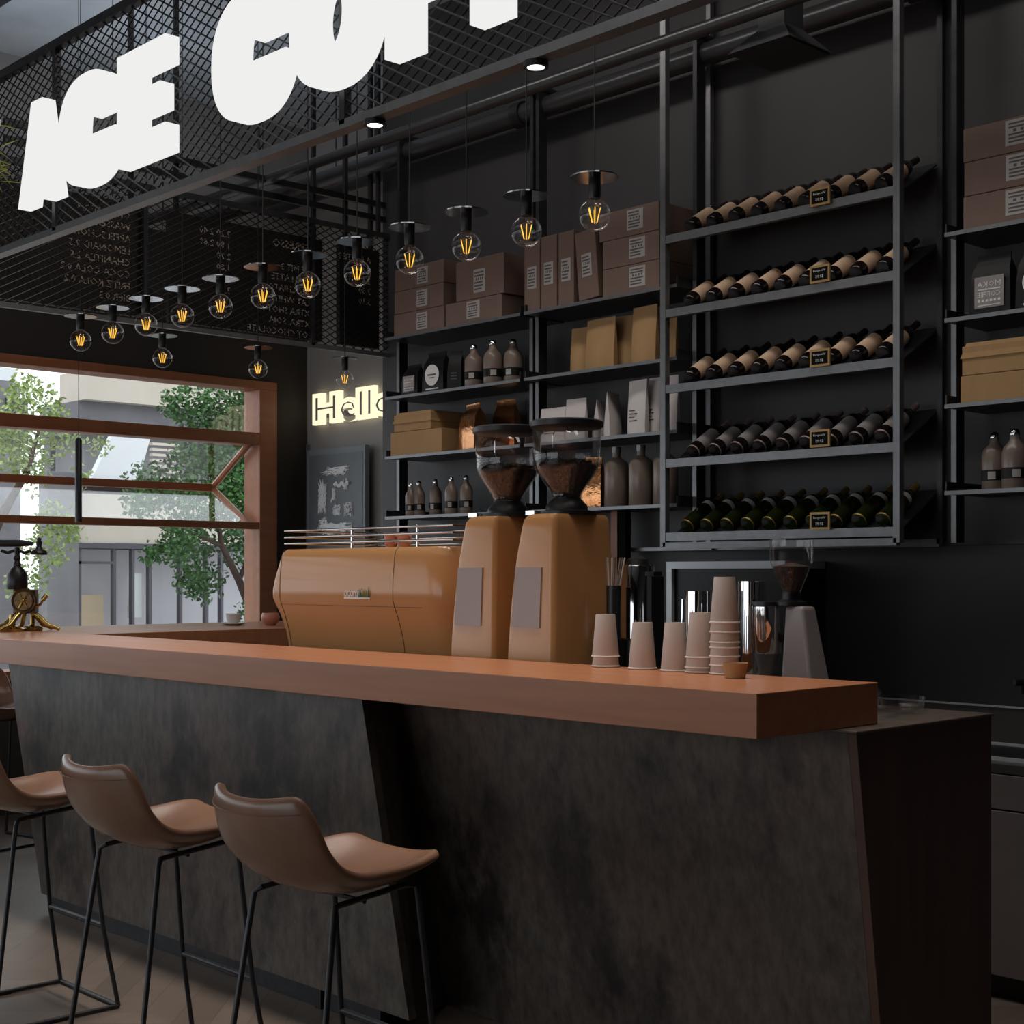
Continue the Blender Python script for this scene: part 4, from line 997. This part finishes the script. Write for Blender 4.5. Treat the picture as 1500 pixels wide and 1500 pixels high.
# ================================================================= HANGING PLANT at the left edge
q=P(-18,215,y=2.2)
t=thing('hanging_plant',(q.x,q.y,q.z),'yellow green trailing plant at the upper left picture edge','plant')
MB().lathe([(0,0),(.05,0),(.07,.11),(.066,.11),(.047,.006),(0,.006)],24,(-.06,0,0)).build('pot','porcelain',t,smooth=True)
MB().tube([(-.06,0,.1),(-.06,0,CZ-q.z-.001)],.002,6).build('cord','black',t)
m=MB(); rr=random.Random(5)
for _ in range(70):
    a=rr.uniform(0,2*PI); L=rr.uniform(.05,.10); el=rr.uniform(-1.2,.6); o_=Vector((-.06+.05*math.cos(a),.05*math.sin(a),.11-rr.uniform(0,.22))); d=Vector((math.cos(a)*math.cos(el),math.sin(a)*math.cos(el),math.sin(el)))
    sd=d.cross(Vector((0,0,1))).normalized()*.008; up=Vector((0,0,.003))
    p=[o_,o_+d*L*.5+sd+up,o_+d*L,o_+d*L*.5-sd+up]; m.b.faces.new([m.b.verts.new(x) for x in p])
m.build('leaves','leaf3',t,norm=False)

# ================================================================= OUTSIDE
o=MB().box(-40,XW-.25,-30,40,-.3,-.13).build('pavement','pave'); tag(o,'grey street paving outside the window','street',kind='structure')
XF=-15.
fb=thing('shop_building',(XF,5,-.13),'pale stone shop building across the street behind the tree','building')
def ext(name,mat,pa,pb,d0=0,d1=.5,par=None,xp=XF):
    a=P(pa[0],pa[1],x=xp); c=P(pb[0],pb[1],x=xp)
    y0,y1=min(a.y,c.y),max(a.y,c.y); z1=a.z; z0=P(pa[0],pb[1],x=xp).z
    return MB().box(-d1,-d0,y0-5,y1-5,.001 if max(pa[1],pb[1])>=1000 else z0+.13,z1+.13).build(name,mat,par or fb)
ext('rear_wall','slab_ext',(125,590),(430,1000),.85,1.0)
ext('lintel_band','beige_ext',(106,545),(430,588),-.3,.3)
ext('slab','slab_ext',(106,588),(430,634),-.15,.8)
ext('upper_wall','stone_ext',(130,634),(430,700),.1,.8)
ext('stone_pier','stone_ext',(66,690),(112,1000),-.05,.15)
ext('shop_fascia','beige_ext',(112,722),(430,795),0,.6)
ext('dark_strip','ext_dark',(112,795),(430,803),-.05,.0)
ext('shop_interior','ext_in',(112,803),(430,1000),.5,.6)
for p1 in (114,165,192,217,262,300,322): ext('mullion','ext_dark',(p1,803),(p1+4,1000),-.02,.05)
ext('transom','ext_dark',(114,822),(165,826),-.02,.04)
ext('crate','ext_beige',(124,872),(164,1000),.2,.4)
ext('poster','white_ext',(196,840),(214,905),.1,.15)
# slanted glass roof and louvres above the shop
m=MB(); a=P(135,700,x=-14.3); c=P(178,638,x=-14.3); m.hexa([(a.x-XF,a.y-5,a.z+.13),(a.x-XF,a.y-5+.55,a.z+.13),(a.x-XF-.1,a.y-5+.55,a.z+.13),(a.x-XF-.1,a.y-5,a.z+.13),(a.x-XF,c.y-5-.1,c.z+.13),(a.x-XF,c.y-5+.35,c.z+.13),(a.x-XF-.1,c.y-5+.35,c.z+.13),(a.x-XF-.1,c.y-5-.1,c.z+.13)]); m.build('glass_roof','white_ext',fb)
for k in range(7):
    a=P(222,648+8*k,x=-14.6); c=P(262,650+8*k,x=-14.6); MB().box(.35,.42,a.y-5,c.y-5,a.z+.10,a.z+.13).build('louvre','beige_ext',fb)
f2=thing('grey_tower',(-19,3,-.13),'grey building at the far left beyond the window','building')
def ext2(name,mat,pa,pb,d=.8):
    c=P(pb[0],pb[1],x=-19); a=P(pb[0],pa[1],x=-19); a.y=P(pa[0],pa[1],x=-19).y; MB().box(-d,0,min(a.y,c.y)-3,max(a.y,c.y)-3,.001 if pb[1]>=1000 else min(a.z,c.z)+.13,max(a.z,c.z)+.13).build(name,mat,f2)
ext2('tower_wall','stone_ext',(-250,560),(30,1000)); ext2('tower_top','white_ext',(-250,540),(24,559))
ext2('low_wall','slab_ext',(31,870),(80,1000)); 
a=P(8,590,x=-18.99)
MB().box(.0,.05,a.y-3,a.y-3+.3,a.z-.4,a.z+.2).build('tower_window','ext_dark',f2)
def tree(loc,label,tr,leafmat,clusters,n,size,seed,name='tree'):
    t=thing(name,loc,label,'tree'); 
    m=MB()
    for pts,r in tr: m.tube(pts,r,10)
    m.build('trunk','bark',t,smooth=True)
    m=MB(); rr=random.Random(seed); tot=sum(c[3]**2 for c in clusters)
    for (cx,cy,cz,cr) in clusters:
        for _ in range(int(n*cr**2/tot)):
            v=Vector((rr.gauss(0,1),rr.gauss(0,1),rr.gauss(0,1))).normalized()*cr*(rr.random()**.45); o_=Vector((cx,cy,cz))+v
            d=Vector((rr.gauss(0,1),rr.gauss(0,1),rr.gauss(-.3,.7))).normalized(); sd=d.cross(Vector((rr.gauss(0,1),rr.gauss(0,1),rr.gauss(0,1)))).normalized(); L=size*rr.uniform(.7,1.3)
            m.b.faces.new([m.b.verts.new(x) for x in (o_,o_+d*L*.5+sd*L*.3,o_+d*L,o_+d*L*.5-sd*L*.3)])
    m.build('foliage',leafmat,t,norm=False)
XT=-11.5
def tp(px,py): q=P(px,py,x=XT); return q
b0=tp(378,930)
def loc_(px,py,dx=0): q=tp(px,py); return (dx,q.y-b0.y,q.z+.13)
cls=[]
rr=random.Random(11)
for (px,py,r) in ((300,600,.30),(350,600,.33),(385,640,.35),(260,590,.16),(330,660,.36),(285,680,.30),(235,710,.24),(210,735,.2),(270,740,.3),(330,730,.36),(380,720,.36),(370,790,.3),(300,790,.28),(245,800,.2),(215,812,.12),(320,850,.22),(370,850,.25),(262,842,.10),(350,895,.1),(400,580,.4),(430,700,.5),(300,850,.14)):
    l=loc_(px,py,rr.uniform(-.3,.3)); cls.append((l[0],l[1],l[2],r))
tree((XT,b0.y,-.13),'dark green leafy tree just outside the wooden window',
     [([(0,.02,.0),(0,0,.3)]+[loc_(372,905),loc_(350,850),loc_(325,800),loc_(315,740)],[.06,.055,.04,.035,.025,.015]),([loc_(350,850),loc_(372,800),loc_(385,740)],[.025,.02,.01]),([loc_(325,800),loc_(280,780),loc_(250,740)],[.02,.012,.006])],
     'leaf',cls,17000,.05,3)
XT=-13.2; b0=tp(-60,930); cls=[]
for (px,py,r) in ((30,570,.2),(60,590,.28),(85,610,.2),(20,655,.35),(60,650,.3),(100,640,.18),(45,700,.2),(110,700,.12),(75,760,.2),(95,780,.18),(105,770,.12),(60,810,.25),(40,860,.2),(5,620,.3),(130,655,.12)):
    l=loc_(px,py,rr.uniform(-.2,.2)); cls.append((l[0],l[1],l[2],r))
tree((XT,b0.y,-.13),'pale green sparse tree outside the window beside the grey pier',
     [([(0,0,0),loc_(-40,850),loc_(0,760),loc_(40,690),loc_(60,620)],[.07,.06,.045,.03,.012])],'leaf2',cls,3000,.055,8)

# ================================================================= LIGHT
wd_=bpy.data.worlds.new('sky'); S.world=wd_; wd_.use_nodes=True; bg=wd_.node_tree.nodes['Background']
bg.inputs[0].default_value=(.90,.95,1.0,1); bg.inputs[1].default_value=2.1
def area(name,loc,rot,sx,sy,pw,col,spread=180):
    l=bpy.data.lights.new(name,'AREA'); l.shape='RECTANGLE'; l.size=sx; l.size_y=sy; l.energy=pw; l.color=col; l.spread=math.radians(spread)
    o=bpy.data.objects.new(name,l); C.objects.link(o); o.location=loc; o.rotation_euler=rot; return o
area('bar_ceiling_light',(-3.9,2.75,CZ-.02),(0,0,0),4.4,.3,19,(1,.90,.80),52)
area('shelf_fill_light',(-3.7,3.5,CZ-.02),(0,0,0),4.6,.4,34,(1,.93,.86))  # added unseen fill that brightens the shelves and back wall
area('room_fill_light',(-3.0,.2,CZ-.06),(0,0,0),5,1.2,20,(1,.93,.86))  # added unseen fill for the bar front, stools and floor
area('ceiling_fill_light',(-7.3,2.6,3.72),(PI,0,0),.5,5,14,(.82,.91,1))  # made-up cool fill aimed upward to brighten the ceiling near the window
# ================================================================= CAMERA
cam=bpy.data.cameras.new('camera'); co=bpy.data.objects.new('camera',cam); C.objects.link(co); S.camera=co
cam.sensor_width=36; cam.lens=F/1500*36; cam.shift_y=(HY-750)/1500; cam.clip_start=.05; cam.clip_end=200
co.location=(0,0,H0); co.rotation_euler=(PI/2,0,math.atan2(-FW[0],FW[1]))
S.view_settings.view_transform='Standard'; S.view_settings.look='None'; S.view_settings.gamma=1; S.view_settings.exposure=0
try: S.view_settings.use_curve_mapping=False
except Exception: pass
